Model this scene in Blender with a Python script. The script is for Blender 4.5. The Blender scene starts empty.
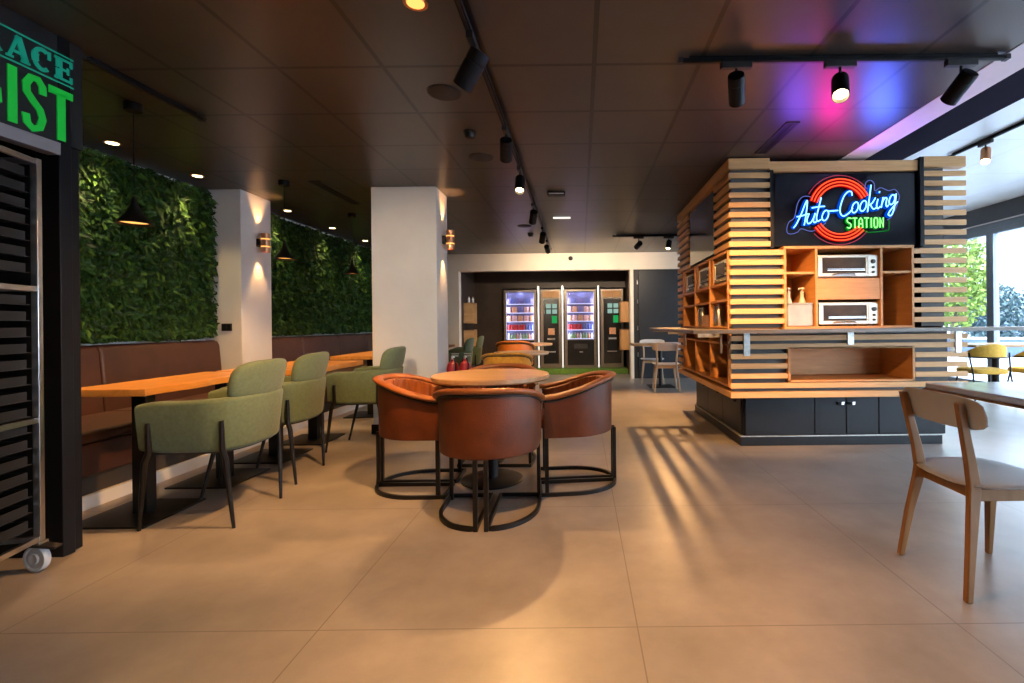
import bpy, math, random
from math import pi, sin, cos, radians, sqrt, atan2
from mathutils import Vector, Matrix
random.seed(7)
SC = bpy.context.scene
COL = SC.collection

# ------------------------------------------------------------------ mesh builder
class MB:
    def __init__(s): s.v = []; s.f = []
    def add(s, vs, fs):
        o = len(s.v); s.v += [tuple(p) for p in vs]
        s.f += [tuple(i + o for i in f) for f in fs]; return s
    def box(s, x0, x1, y0, y1, z0, z1):
        vs = [(x, y, z) for x in (x0, x1) for y in (y0, y1) for z in (z0, z1)]
        return s.add(vs, [(0, 1, 3, 2), (4, 6, 7, 5), (0, 4, 5, 1), (2, 3, 7, 6), (0, 2, 6, 4), (1, 5, 7, 3)])
    def loft(s, rings, caps=True, closed=False, wrap=True):
        n = len(rings[0]); vs = [p for r in rings for p in r]; fs = []
        m = len(rings)
        for i in range(m if closed else m - 1):
            a, b = i * n, ((i + 1) % m) * n
            for j in range(n if wrap else n - 1):
                k = (j + 1) % n; fs.append((a + j, a + k, b + k, b + j))
        if caps and not closed:
            fs.append(tuple(range(n - 1, -1, -1))); fs.append(tuple((m - 1) * n + j for j in range(n)))
        return s.add(vs, fs)
    def tube(s, pts, r, n=8, closed=False, sec=None):
        P = [Vector(p) for p in pts]; m = len(P); rings = []
        up = None
        for i in range(m):
            if closed: t = P[(i + 1) % m] - P[i - 1]
            else: t = P[min(i + 1, m - 1)] - P[max(i - 1, 0)]
            t.normalize()
            if up is None:
                up = Vector((0, 0, 1)) if abs(t.z) < .9 else Vector((1, 0, 0))
            a = t.cross(up)
            if a.length < 1e-4: a = t.cross(Vector((0, 1, 0)))
            a.normalize(); b = a.cross(t); b.normalize()
            if abs(t.z) < .9 or abs(up.z) < .5: up = b
            rr = r[i] if isinstance(r, (list, tuple)) else r
            if sec:
                rings.append([P[i] + a * (x * rr) + b * (y * rr) for x, y in sec])
            else:
                rings.append([P[i] + (a * cos(2 * pi * k / n) + b * sin(2 * pi * k / n)) * rr for k in range(n)])
        return s.loft(rings, True, closed)
    def bar(s, pts, w, h, closed=False):
        return s.tube(pts, 1.0, closed=closed, sec=[(-w/2, -h/2), (w/2, -h/2), (w/2, h/2), (-w/2, h/2)])
    def lathe(s, prof, n=24, c=(0, 0, 0), caps=True):
        rings = [[(c[0] + r * cos(2 * pi * k / n), c[1] + r * sin(2 * pi * k / n), c[2] + z) for k in range(n)] for r, z in prof]
        return s.loft(rings, caps)
    def prism(s, poly, y0, y1, axis='y'):
        n = len(poly)
        if axis == 'y': f = lambda p, d: (p[0], d, p[1])
        elif axis == 'x': f = lambda p, d: (d, p[0], p[1])
        else: f = lambda p, d: (p[0], p[1], d)
        return s.loft([[f(p, y0) for p in poly], [f(p, y1) for p in poly]])
    def superq(s, a, b, c, e1=.35, e2=.35, nu=28, nv=12, fn=None, ctr=(0, 0, 0)):
        sg = lambda v, e: math.copysign(abs(v) ** e, v)
        rings = []
        for i in range(nv + 1):
            ph = -pi / 2 + pi * i / nv; ph = max(-pi/2 + .02, min(pi/2 - .02, ph))
            ring = []
            for j in range(nu):
                th = 2 * pi * j / nu
                p = (a * sg(cos(ph), e1) * sg(cos(th), e2), b * sg(cos(ph), e1) * sg(sin(th), e2), c * sg(sin(ph), e1))
                if fn: p = fn(*p)
                ring.append((p[0] + ctr[0], p[1] + ctr[1], p[2] + ctr[2]))
            rings.append(ring)
        return s.loft(rings)
    def xf(s, M):
        s.v = [tuple(M @ Vector(p)) for p in s.v]; return s

def obj(name, mb, mat, parent=None, loc=None, bevel=0, smooth=35, seg=2, subsurf=0):
    me = bpy.data.meshes.new(name)
    me.from_pydata(mb.v, [], mb.f); me.update()
    import bmesh
    bm = bmesh.new(); bm.from_mesh(me); bmesh.ops.recalc_face_normals(bm, faces=bm.faces); bm.to_mesh(me); bm.free()
    if smooth:
        me.shade_smooth(); me.set_sharp_from_angle(angle=radians(smooth))
    o = bpy.data.objects.new(name, me)
    me.materials.append(mat)
    COL.objects.link(o)
    if parent: o.parent = parent
    if loc: o.location = loc
    if bevel:
        b = o.modifiers.new('Bevel', 'BEVEL'); b.width = bevel; b.segments = seg; b.limit_method = 'ANGLE'; b.angle_limit = radians(50)
        b.harden_normals = False
    if subsurf:
        b = o.modifiers.new('Sub', 'SUBSURF'); b.levels = subsurf; b.render_levels = subsurf
    return o
def tag(o, label, cat, group=None, kind=None):
    o['label'] = label; o['category'] = cat
    if group: o['group'] = group
    if kind: o['kind'] = kind
    return o
def thing(name, label, cat, loc=(0, 0, 0), rz=0, group=None):
    o = bpy.data.objects.new(name, None); COL.objects.link(o)
    o.empty_display_size = .1
    o.location = loc; o.rotation_euler = (0, 0, rz)
    return tag(o, label, cat, group)
def struct(name, mb, mat, parent=None, bevel=0, smooth=35):
    o = obj(name, mb, mat, parent, bevel=bevel, smooth=smooth)
    if parent is None: o['kind'] = 'structure'
    return o
def dup(root, loc, rz, label=None, group=None):
    r = root.copy(); COL.objects.link(r); r.location = loc; r.rotation_euler = (root.rotation_euler[0], root.rotation_euler[1], rz)
    if label: r['label'] = label
    if group: r['group'] = group
    def rec(src, dst):
        for ch in list(src.children):
            c = ch.copy(); COL.objects.link(c); c.parent = dst; rec(ch, c)
    rec(root, r)
    return r
def recolor(root, mapping):
    for ch in root.children_recursive:
        if ch.type != 'MESH': continue
        m = ch.data.materials[0] if ch.data.materials else None
        if m and m.name in mapping:
            ch.data = ch.data.copy(); ch.data.materials[0] = mapping[m.name]

# ------------------------------------------------------------------ materials
def _bsdf(name):
    m = bpy.data.materials.new(name); m.use_nodes = True
    nt = m.node_tree; b = nt.nodes['Principled BSDF']
    return m, nt, b
def N(nt, t, **k):
    n = nt.nodes.new(t)
    for a, v in k.items(): setattr(n, a, v)
    return n
def coords(nt, scale=(1, 1, 1)):
    tc = N(nt, 'ShaderNodeTexCoord'); mp = N(nt, 'ShaderNodeMapping')
    mp.inputs['Scale'].default_value = scale
    nt.links.new(tc.outputs['Object'], mp.inputs['Vector']); return mp.outputs['Vector']
def ramp2(nt, fac, c1, c2, p1=.3, p2=.7):
    r = N(nt, 'ShaderNodeValToRGB'); e = r.color_ramp.elements
    e[0].position = p1; e[0].color = (*c1, 1); e[1].position = p2; e[1].color = (*c2, 1)
    nt.links.new(fac, r.inputs['Fac']); return r.outputs['Color']
def mat(name, c, rough=.5, metal=0, var=.12, nscale=8, bump=0, bscale=60, spec=.5, emit=0, ecol=None, sheen=0, coat=0):
    m, nt, b = _bsdf(name)
    v = coords(nt); nz = N(nt, 'ShaderNodeTexNoise'); nz.inputs['Scale'].default_value = nscale; nz.inputs['Detail'].default_value = 4
    nt.links.new(v, nz.inputs['Vector'])
    c1 = tuple(x * (1 - var) for x in c); c2 = tuple(min(1, x * (1 + var)) for x in c)
    nt.links.new(ramp2(nt, nz.outputs['Fac'], c1, c2), b.inputs['Base Color'])
    b.inputs['Roughness'].default_value = rough; b.inputs['Metallic'].default_value = metal
    b.inputs['Specular IOR Level'].default_value = spec
    if sheen: b.inputs['Sheen Weight'].default_value = sheen
    if coat: b.inputs['Coat Weight'].default_value = coat
    if bump:
        n2 = N(nt, 'ShaderNodeTexNoise'); n2.inputs['Scale'].default_value = bscale; n2.inputs['Detail'].default_value = 3
        nt.links.new(v, n2.inputs['Vector'])
        bp = N(nt, 'ShaderNodeBump'); bp.inputs['Strength'].default_value = bump; bp.inputs['Distance'].default_value = .01
        nt.links.new(n2.outputs['Fac'], bp.inputs['Height']); nt.links.new(bp.outputs['Normal'], b.inputs['Normal'])
    if emit:
        b.inputs['Emission Color'].default_value = (*(ecol or c), 1); b.inputs['Emission Strength'].default_value = emit
    return m
def wood(name, c1, c2, scale=(3, 40, 40), rough=.45, bump=.1, coat=0):
    m, nt, b = _bsdf(name)
    v = coords(nt, scale)
    nz = N(nt, 'ShaderNodeTexNoise'); nz.inputs['Scale'].default_value = 1; nz.inputs['Detail'].default_value = 6; nz.inputs['Roughness'].default_value = .65; nz.inputs['Distortion'].default_value = .6
    nt.links.new(v, nz.inputs['Vector'])
    nt.links.new(ramp2(nt, nz.outputs['Fac'], c1, c2, .32, .68), b.inputs['Base Color'])
    b.inputs['Roughness'].default_value = rough
    if coat: b.inputs['Coat Weight'].default_value = coat
    bp = N(nt, 'ShaderNodeBump'); bp.inputs['Strength'].default_value = bump; bp.inputs['Distance'].default_value = .004
    nt.links.new(nz.outputs['Fac'], bp.inputs['Height']); nt.links.new(bp.outputs['Normal'], b.inputs['Normal'])
    return m
def gridline(nt, x0, y0, px, py, w):
    tc = N(nt, 'ShaderNodeTexCoord'); sx = N(nt, 'ShaderNodeSeparateXYZ'); nt.links.new(tc.outputs['Object'], sx.inputs[0])
    outs = []
    for ax, o0, p in (('X', x0, px), ('Y', y0, py)):
        a = N(nt, 'ShaderNodeMath', operation='SUBTRACT'); nt.links.new(sx.outputs[ax], a.inputs[0]); a.inputs[1].default_value = o0 - p / 2
        d = N(nt, 'ShaderNodeMath', operation='FLOORED_MODULO'); nt.links.new(a.outputs[0], d.inputs[0]); d.inputs[1].default_value = p
        s_ = N(nt, 'ShaderNodeMath', operation='SUBTRACT'); nt.links.new(d.outputs[0], s_.inputs[0]); s_.inputs[1].default_value = p / 2
        ab = N(nt, 'ShaderNodeMath', operation='ABSOLUTE'); nt.links.new(s_.outputs[0], ab.inputs[0])
        l = N(nt, 'ShaderNodeMath', operation='LESS_THAN'); nt.links.new(ab.outputs[0], l.inputs[0]); l.inputs[1].default_value = w / 2
        outs.append(l.outputs[0])
    mx = N(nt, 'ShaderNodeMath', operation='MAXIMUM'); nt.links.new(outs[0], mx.inputs[0]); nt.links.new(outs[1], mx.inputs[1])
    return mx.outputs[0], tc
def tiled(name, c1, c2, line, x0, y0, p, w, rough, nscale=1.4, rvar=.1, bump=.05, detail=8):
    m, nt, b = _bsdf(name)
    fac, tc = gridline(nt, x0, y0, p, p, w)
    nz = N(nt, 'ShaderNodeTexNoise'); nz.inputs['Scale'].default_value = nscale; nz.inputs['Detail'].default_value = detail; nz.inputs['Roughness'].default_value = .62
    nt.links.new(tc.outputs['Object'], nz.inputs['Vector'])
    col = ramp2(nt, nz.outputs['Fac'], c1, c2, .3, .7)
    mx = N(nt, 'ShaderNodeMix', data_type='RGBA'); nt.links.new(fac, mx.inputs['Factor']); nt.links.new(col, mx.inputs['A']); mx.inputs['B'].default_value = (*line, 1)
    nt.links.new(mx.outputs['Result'], b.inputs['Base Color'])
    mr = N(nt, 'ShaderNodeMapRange'); nt.links.new(nz.outputs['Fac'], mr.inputs['Value']); mr.inputs['To Min'].default_value = rough - rvar; mr.inputs['To Max'].default_value = rough + rvar
    nt.links.new(mr.outputs['Result'], b.inputs['Roughness'])
    iv = N(nt, 'ShaderNodeMath', operation='MULTIPLY_ADD'); nt.links.new(fac, iv.inputs[0]); iv.inputs[1].default_value = -.6; nt.links.new(nz.outputs['Fac'], iv.inputs[2])
    bp = N(nt, 'ShaderNodeBump'); bp.inputs['Strength'].default_value = bump; bp.inputs['Distance'].default_value = .006
    nt.links.new(iv.outputs[0], bp.inputs['Height']); nt.links.new(bp.outputs['Normal'], b.inputs['Normal'])
    return m
def leafmat(name, cols, rough=.6):
    m, nt, b = _bsdf(name)
    g = N(nt, 'ShaderNodeNewGeometry'); r = N(nt, 'ShaderNodeValToRGB'); nt.links.new(g.outputs['Random Per Island'], r.inputs['Fac'])
    e = r.color_ramp.elements
    for i, c in enumerate(cols):
        p = i / (len(cols) - 1)
        if i < 2: e[i].position = 0 if i == 0 else p; e[i].color = (*c, 1)
        else:
            q = e.new(p); q.color = (*c, 1)
    nt.links.new(r.outputs['Color'], b.inputs['Base Color']); b.inputs['Roughness'].default_value = rough; b.inputs['Specular IOR Level'].default_value = .25
    return m
def glow(name, c, s):
    m = bpy.data.materials.new(name); m.use_nodes = True; nt = m.node_tree; nt.nodes.clear()
    e = N(nt, 'ShaderNodeEmission'); e.inputs['Color'].default_value = (*c, 1); e.inputs['Strength'].default_value = s
    o = N(nt, 'ShaderNodeOutputMaterial'); nt.links.new(e.outputs[0], o.inputs['Surface']); return m
def glassmat(name, tint=(1, 1, 1), refl=.08):
    m = bpy.data.materials.new(name); m.use_nodes = True; nt = m.node_tree; nt.nodes.clear()
    t = N(nt, 'ShaderNodeBsdfTransparent'); t.inputs['Color'].default_value = (*tint, 1)
    g = N(nt, 'ShaderNodeBsdfGlossy'); g.inputs['Roughness'].default_value = .03
    lw = N(nt, 'ShaderNodeLayerWeight'); lw.inputs['Blend'].default_value = .15
    mm = N(nt, 'ShaderNodeMath', operation='MULTIPLY_ADD'); nt.links.new(lw.outputs['Fresnel'], mm.inputs[0]); mm.inputs[1].default_value = .6; mm.inputs[2].default_value = refl * .3
    mx = N(nt, 'ShaderNodeMixShader'); nt.links.new(mm.outputs[0], mx.inputs[0]); nt.links.new(t.outputs[0], mx.inputs[1]); nt.links.new(g.outputs[0], mx.inputs[2])
    o = N(nt, 'ShaderNodeOutputMaterial'); nt.links.new(mx.outputs[0], o.inputs['Surface']); return m

M = {}
M['floor'] = tiled('floor_tile', (.225, .195, .168), (.36, .312, .272), (.17, .145, .125), .2, 1.81, 1.2, .005, .34, 2.2, .08, .04)
M['ceil'] = tiled('ceiling_tile', (.044, .034, .029), (.058, .045, .038), (.004, .003, .0026), .09, 2.74, .6, .026, .34, 3, .03, .06, 3)
M['ceil_lit'] = tiled('ceiling_lit', (.74, .78, .79), (.82, .86, .87), (.50, .53, .54), .09, 2.74, 1.2, .006, .35, 2, .05, .03, 3)  # same dark tile in truth, window reflection painted in as pale colour
M['plaster'] = mat('plaster', (.62, .59, .54), .8, var=.04, nscale=3, bump=.08, bscale=90)
M['plaster_cream'] = mat('plaster_cream', (.66, .57, .46), .85, var=.04, nscale=3, bump=.05)
M['white_trim'] = mat('white_trim', (.75, .70, .66), .5, var=.03)
M['black'] = mat('black_paint', (.006, .006, .007), .5, var=.2, spec=.2)
M['black_wall'] = mat('black_wall', (.010, .011, .013), .55, var=.2)
M['brown_dark'] = mat('brown_dark', (.035, .022, .014), .5, var=.25, nscale=4)
M['black_metal'] = mat('black_metal', (.018, .016, .015), .4, metal=.6, var=.2)
M['steel'] = mat('steel', (.62, .61, .60), .28, metal=1, var=.08, nscale=20)
M['chrome'] = mat('chrome', (.78, .78, .78), .15, metal=1, var=.04)
M['copper'] = mat('copper', (.62, .27, .13), .3, metal=1, var=.1)
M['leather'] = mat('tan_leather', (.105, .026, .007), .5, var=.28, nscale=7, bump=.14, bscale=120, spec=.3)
M['leather_lit'] = mat('tan_leather_lit', (.25, .072, .016), .42, var=.25, nscale=9, bump=.12, bscale=120)  # lighter copy of the leather, lit tone put into pads and rim
M['bench_leather'] = mat('brown_bench_leather', (.055, .020, .012), .48, var=.18, nscale=6, bump=.1, bscale=140)
M['green_fabric'] = mat('sage_fabric', (.085, .115, .056), .85, var=.14, nscale=60, bump=.18, bscale=400, sheen=.15)
M['far_green'] = mat('green_velvet', (.060, .105, .062), .8, var=.15, nscale=40, bump=.1, bscale=300, sheen=.15)
M['olive'] = mat('olive_velvet', (.42, .23, .022), .8, var=.2, nscale=20, sheen=.15)
M['orange'] = mat('orange_leather', (.42, .13, .016), .5, var=.15, nscale=10)
M['mustard'] = mat('mustard_fabric', (.72, .40, .05), .8, var=.1, nscale=30)
M['table_wood'] = wood('honey_table_wood', (.46, .19, .035), (.66, .30, .065), (12, 1.6, 12), .38, coat=.2)
M['table_edge'] = wood('table_edge', (.10, .045, .018), (.16, .075, .03), (12, 2, 12), .6)
M['round_wood'] = wood('round_table_wood', (.40, .235, .105), (.56, .35, .17), (2, 22, 10), .4, coat=.15)
M['round_grey'] = wood('grey_table_top', (.42, .33, .24), (.52, .42, .32), (2, 20, 10), .4)
M['slat'] = wood('slat_oak', (.56, .295, .105), (.72, .41, .165), (2.5, 2.5, 40), .5)
M['niche'] = wood('niche_oak', (.50, .215, .060), (.62, .29, .09), (3, 3, 26), .5)
M['base_cab'] = mat('anthracite_cabinet', (.008, .009, .012), .45, var=.15, spec=.3)
M['backing'] = mat('dark_backing', (.075, .073, .068), .6, var=.15)
M['tv'] = mat('tv_screen', (.006, .007, .011), .10, var=.05, spec=.25)
M['ledge_edge'] = mat('ledge_edge', (.10, .085, .07), .35, metal=.3, var=.2)
M['ledge'] = wood('ledge_laminate', (.26, .21, .165), (.34, .28, .22), (3, 30, 30), .4)
M['galv'] = mat('galvanised_plate', (.55, .54, .50), .4, metal=.7, var=.15, nscale=30)
M['oven_white'] = mat('oven_enamel', (.54, .54, .47), .3, metal=.3, var=.05)
M['oven_glass'] = mat('oven_glass', (.045, .030, .018), .3, spec=.12, var=.5, nscale=5)
M['oven_mesh'] = mat('oven_inside', (.25, .24, .20), .5, metal=.4, var=.4, nscale=40)
M['knob'] = mat('knob_black', (.03, .03, .03), .4)
M['white_plastic'] = mat('white_plastic', (.55, .53, .48), .4, var=.04)
M['frost'] = mat('frosted_plastic', (.33, .35, .38), .4, var=.2, nscale=6)
M['chair_white'] = mat('chair_white_laminate', (.50, .50, .52), .4, var=.03)
M['chair_wood'] = wood('chair_oak', (.24, .105, .032), (.34, .165, .058), (14, 14, 2), .45)
M['chair_ash'] = wood('chair_ash', (.50, .34, .20), (.62, .44, .28), (14, 14, 2), .45)
M['stone_top'] = wood('pale_table_top', (.68, .69, .70), (.80, .81, .82), (14, 2, 8), .2, .06, coat=.3)
M['soil'] = mat('plant_backing', (.008, .014, .005), .9)
M['leaf'] = leafmat('hedge_leaf', [(.004, .018, .002), (.010, .038, .004), (.020, .066, .007), (.065, .13, .012)])
M['tree_leaf'] = leafmat('tree_leaf', [(.08, .13, .02), (.14, .21, .03), (.24, .30, .06)], .6)
M['bush_leaf'] = leafmat('bush_leaf', [(.04, .07, .075), (.06, .10, .105), (.09, .13, .13)], .6)
M['bark'] = mat('bark', (.12, .09, .06), .9)
M['turf'] = mat('turf', (.10, .20, .025), .9, var=.3, nscale=50, bump=.4, bscale=300)
M['red'] = mat('red_enamel', (.26, .010, .016), .3, var=.08)
M['dark_plastic'] = mat('dark_plastic', (.015, .013, .012), .5)
M['speaker'] = mat('speaker_grille', (.022, .016, .013), .7, var=.2, nscale=80)
M['caster'] = mat('caster_grey', (.48, .48, .47), .4, var=.1)
M['rack_tray'] = mat('dark_tray', (.014, .013, .012), .5, metal=.2, var=.2)
M['sign_band'] = mat('sign_band', (.22, .20, .21), .5, var=.1)
M['sign_black'] = mat('sign_board', (.006, .007, .007), .5)
M['sign_green'] = mat('sign_green', (.0, .42, .03), .6, emit=.09, ecol=(.0, 1, .08))
M['sign_teal'] = mat('sign_teal', (.0, .22, .14), .6, emit=.08, ecol=(.0, 1, .65))
M['glass'] = glassmat('window_glass', (.97, .985, 1))
M['vglass'] = glassmat('display_glass', (.95, .95, 1), .06)
M['lamp_warm'] = glow('lamp_warm', (1, .72, .36), 30)
M['lamp_down'] = glow('lamp_down', (1, .70, .34), 9)
M['lamp_soft'] = glow('lamp_soft', (1, .42, .10), 1.6)
M['lamp_sconce'] = glow('lamp_sconce', (1, .55, .2), 6)
M['led_white'] = glow('led_white', (1, .93, .82), 1.0)
M['led_blue'] = glow('led_blue', (.72, .74, 1), 1.2)
M['neon_blue'] = glow('neon_blue', (.22, .62, 1), 2.6)
M['neon_blue_halo'] = glow('neon_blue_halo', (.0, .10, .95), .55)  # scattered neon light, drawn as wide glowing tubes behind the thin ones
M['neon_red'] = glow('neon_red', (1, .07, .02), 2.2)
M['neon_red_halo'] = glow('neon_red_halo', (.75, .005, .01), .5)
M['neon_green'] = glow('neon_green', (.30, 1, .25), 1.6)
M['neon_green_halo'] = glow('neon_green_halo', (0, .55, .02), .45)
M['acrylic_blue'] = glow('acrylic_edge_blue', (.22, .28, .9), .55)
M['acrylic_red'] = glow('acrylic_edge_red', (.8, .08, .16), .5)
M['screen_green'] = glow('screen_green', (.03, .55, .13), .5)
M['screen_pale'] = glow('screen_pale', (.50, .78, .66), .5)
M['screen_dark'] = mat('screen_dark', (.012, .012, .012), .2)
M['vend_metal'] = mat('vend_metal', (.22, .18, .145), .35, metal=.5, var=.1)
M['vend_back'] = mat('vend_inside', (.16, .17, .34), .6)
M['ground'] = mat('outdoor_paving', (.30, .33, .38), .8, var=.08, nscale=2)
M['facade'] = mat('pale_facade', (.45, .43, .42), .8, var=.06, nscale=.6)
M['van'] = mat('van_paint', (.11, .15, .22), .4, var=.05)
M['van_glass'] = mat('van_glass', (.10, .13, .18), .1)
M['box_wood'] = wood('crate_wood', (.40, .20, .07), (.55, .30, .12), (20, 20, 4), .55)
M['purple_dark'] = mat('dark_channel', (.010, .007, .020), .85, spec=.05, var=.1)
M['door_dark'] = mat('dark_door', (.012, .014, .018), .45, var=.12)
M['kick'] = mat('kick_tile', (.05, .042, .036), .35, var=.1)
M['alu_dark'] = mat('dark_aluminium', (.07, .075, .085), .5, var=.06)
M['alu'] = mat('grey_aluminium', (.20, .23, .26), .4, metal=.4, var=.06)
for nm, c in (('can_red', (.50, .02, .02)), ('pack_tan', (.60, .30, .16)), ('pack_pink', (.62, .38, .36)), ('pack_violet', (.16, .15, .42)), ('bottle_green', (.20, .36, .12)), ('bottle_white', (.70, .70, .72)), ('can_blue', (.12, .16, .42))):
    M[nm] = mat(nm, c, .4, var=.25, nscale=25)
# ------------------------------------------------------------------ camera
H = 2.614; HR = 3.06; XW = 6.9
a = .0105
cam = bpy.data.objects.new('camera', bpy.data.cameras.new('camera')); COL.objects.link(cam)
cam.data.lens = 482 * 36 / 1024; cam.data.sensor_width = 36; cam.data.sensor_fit = 'HORIZONTAL'
cam.data.shift_x = -69 / 1024; cam.data.shift_y = -17.5 / 1024
R_ = Matrix(((cos(a), sin(a), 0), (0, 0, -1), (-sin(a), cos(a), 0)))
cam.matrix_world = Matrix.Translation((0, 0, 1.14)) @ R_.to_4x4()
cam.data.clip_start = .02
SC.camera = cam
SC.view_settings.view_transform = 'Standard'; SC.view_settings.look = 'None'; SC.view_settings.gamma = 1
SC.view_settings.use_curve_mapping = False; SC.view_settings.exposure = 0.35

# ------------------------------------------------------------------ setting
struct('floor', MB().box(-4.2, XW + .1, -2.6, 12.2, -.1, 0), M['floor'])
struct('ceiling', MB().box(-4.2, 2.37, -2.6, 12.2, H, H + .1), M['ceil'])
struct('ceiling', MB().box(2.6, XW + .1, -2.6, 12.2, HR, HR + .1), M['ceil_lit'])
struct('trim_1', MB().box(2.37, 2.6, -2.6, 12.2, H - .004, HR + .1), M['white_trim'])
struct('trim_2', MB().box(2.6, 3.72, -2.6, 10.0, HR - .07, HR), M['purple_dark'])
struct('wall_left', MB().box(-4.2, -4.0, -2.6, 12.2, 0, H), M['plaster'])
struct('wall_behind', MB().box(-4.2, 4.8, -2.7, -2.6, 0, HR + .1).box(4.8, XW + .1, -2.7, -2.6, 2.5, HR + .1), M['plaster'])
for i in range(1):
    x0, x1 = 4.8, 6.9
    w = struct('window_%d' % (i + 7), MB().box(x0, x0 + .07, -2.7, -2.6, 0, 2.5).box(x1 - .07, x1, -2.7, -2.6, 0, 2.5)
               .box(x0 + .07, x1 - .07, -2.7, -2.6, 0, .08).box(x0 + .07, x1 - .07, -2.7, -2.6, 2.42, 2.5), M['alu'], bevel=.004)
    obj('pane', MB().box(x0 + .07, x1 - .07, -2.655, -2.645, .08, 2.42), M['glass'], w)
# back wall with the recess opening
b = MB().box(-4.0, -2.53, 10, 10.2, 0, H).box(-2.53, 1.03, 10, 10.2, 2.26, H)
b.box(1.03, 2.6, 10, 10.2, 2.26, H).box(2.6, XW, 10, 10.2, 2.26, HR)
struct('wall_back', b, M['plaster_cream'])
struct('wall_back', MB().box(1.09, XW, 10.0, 10.2, 0, 2.26), M['black_wall'])
struct('trim_3', MB().box(1.02, 1.09, 9.94, 10.2, 0, 2.27), M['plaster_cream'], bevel=.005)
struct('wall_recess', MB().box(-2.63, -2.53, 10.2, 12.1, 0, H).box(1.06, 1.16, 10.2, 12.1, 0, H).box(-2.63, 1.16, 12.05, 12.15, 0, H)
       .box(-2.53, -1.86, 11.48, 12.05, 0, H).box(-1.86, 1.06, 11.46, 12.05, 2.0, H), M['brown_dark'])
struct('wall_platform', MB().box(-1.86, 1.06, 10.95, 12.05, 0, .115), M['turf'], bevel=.01)
# door in the dark wall on the right of the recess
d = struct('door_1', MB().box(1.2, 2.12, 9.955, 9.999, 0.01, 2.22), M['door_dark'], bevel=.004)
for z in (.45, 1.0, 1.55, 1.95):
    obj('hinge', MB().lathe([(.012, 0), (.012, .09)], 10, (1.175, 9.98, z)), M['steel'], d)
obj('handle', MB().tube([(2.03, 9.95, 1.02), (2.03, 9.9, 1.02), (1.93, 9.9, 1.02)], .011), M['steel'], d)
# columns
struct('wall_column', MB().box(-2.21, -1.52, 5.1, 5.52, 0, H), M['plaster'], bevel=.006)
struct('wall_pilaster', MB().box(-4.0, -3.61, 5.13, 5.63, 0, H), M['plaster'], bevel=.006)
struct('baseboard_column', MB().box(-2.225, -1.505, 5.085, 5.535, 0, .10), M['black'], bevel=.004)
# bench plinth: pale skirting with a dark tiled kick above
struct('baseboard_left', MB().box(-3.98, -3.13, 2.55, 9.9, 0, .085), M['plaster'])
# partition and header of the rack bay on the left
struct('wall_partition', MB().box(-4.0, -2.72, 2.41, 2.53, 0, H), M['black'])
struct('trim_4', MB().box(-2.72, -2.6, 2.41, 2.47, 0, H).box(-2.72, -2.625, 2.47, 2.53, 0, H), M['black'], bevel=.004)
struct('wall_bay', MB().box(-4.0, -3.45, -2.6, 2.41, 0, H), M['black'])
# window wall on the right
ys = [-2.5, -.3, 1.85, 4.0, 6.06, 8.13, 10.0]
for i in range(6):
    y0, y1 = ys[i], ys[i + 1]
    w = struct('window_%d' % (i + 1), MB().box(XW, XW + .1, y0, y0 + .07, 0, 2.66).box(XW, XW + .1, y1 - .07, y1, 0, 2.66)
               .box(XW, XW + .1, y0 + .07, y1 - .07, 0, .08).box(XW, XW + .1, y0 + .07, y1 - .07, 2.58, 2.66), M['alu'], bevel=.004)
    obj('pane', MB().box(XW + .045, XW + .055, y0 + .07, y1 - .07, .08, 2.58), M['glass'], w)
struct('trim_5', MB().box(XW - .02, XW + .1, -2.6, 10, 2.76, HR), M['alu_dark'])
struct('trim_6', MB().box(XW + .01, XW + .1, -2.6, 10, 2.66, 2.76), M['alu'])
struct('trim_7', MB().box(XW - .035, XW - .02, -2.6, 10, 2.755, 2.775), M['white_trim'])
# outdoors
struct('floor_outdoors', MB().box(XW + .1, 60, -30, 70, -.2, -.06).box(-30, XW + .1, -30, -2.7, -.2, -.06), M['ground'])

# ------------------------------------------------------------------ outdoors things
def leafblob(n, c, r, size, hole=.4, squash=1):
    m = MB()
    for i in range(n):
        while True:
            p = Vector((random.uniform(-1, 1), random.uniform(-1, 1), random.uniform(-1, 1)))
            if hole < p.length < 1: break
        p = Vector((p.x * r[0], p.y * r[1], p.z * r[2]))
        L = size * random.uniform(.6, 1.3); d = Vector((random.gauss(0, 1), random.gauss(0, 1), random.gauss(0, 1))).normalized()
        s = d.cross(Vector((random.gauss(0, 1), random.gauss(0, 1), random.gauss(0, 1)))).normalized()
        q = Vector(c) + p
        m.add([q, q + d * L * .5 + s * L * .3, q + d * L, q + d * L * .5 - s * L * .3], [(0, 1, 2, 3)])
    return m
def tree(name, label, x, y, h, r, leaf, n, size):
    t = thing(name, label, 'tree' if h > 2.5 else 'bush', (x, y, -.06), 0)
    if h > 2.5:
        obj('trunk', MB().tube([(0, 0, 0), (.05, 0, h * .35), (0, .08, h * .7)], [.14, .10, .05], 8), M['bark'], t)
    obj('foliage', leafblob(n, (0, 0, h - r[2]), r, size), M[leaf], t, smooth=0)
    return t
tree('leafy_tree', 'sunlit lime green tree outside the window left of the dark mullion', 12.6, 16.3, 4.3, (1.0, 1.2, 1.7), 'tree_leaf', 4500, .16)
tree('round_bush', 'blue-grey round bush outside the window behind the mullion', 15.6, 18.2, 2.5, (1.1, 1.3, 1.2), 'bush_leaf', 3000, .17)
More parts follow.
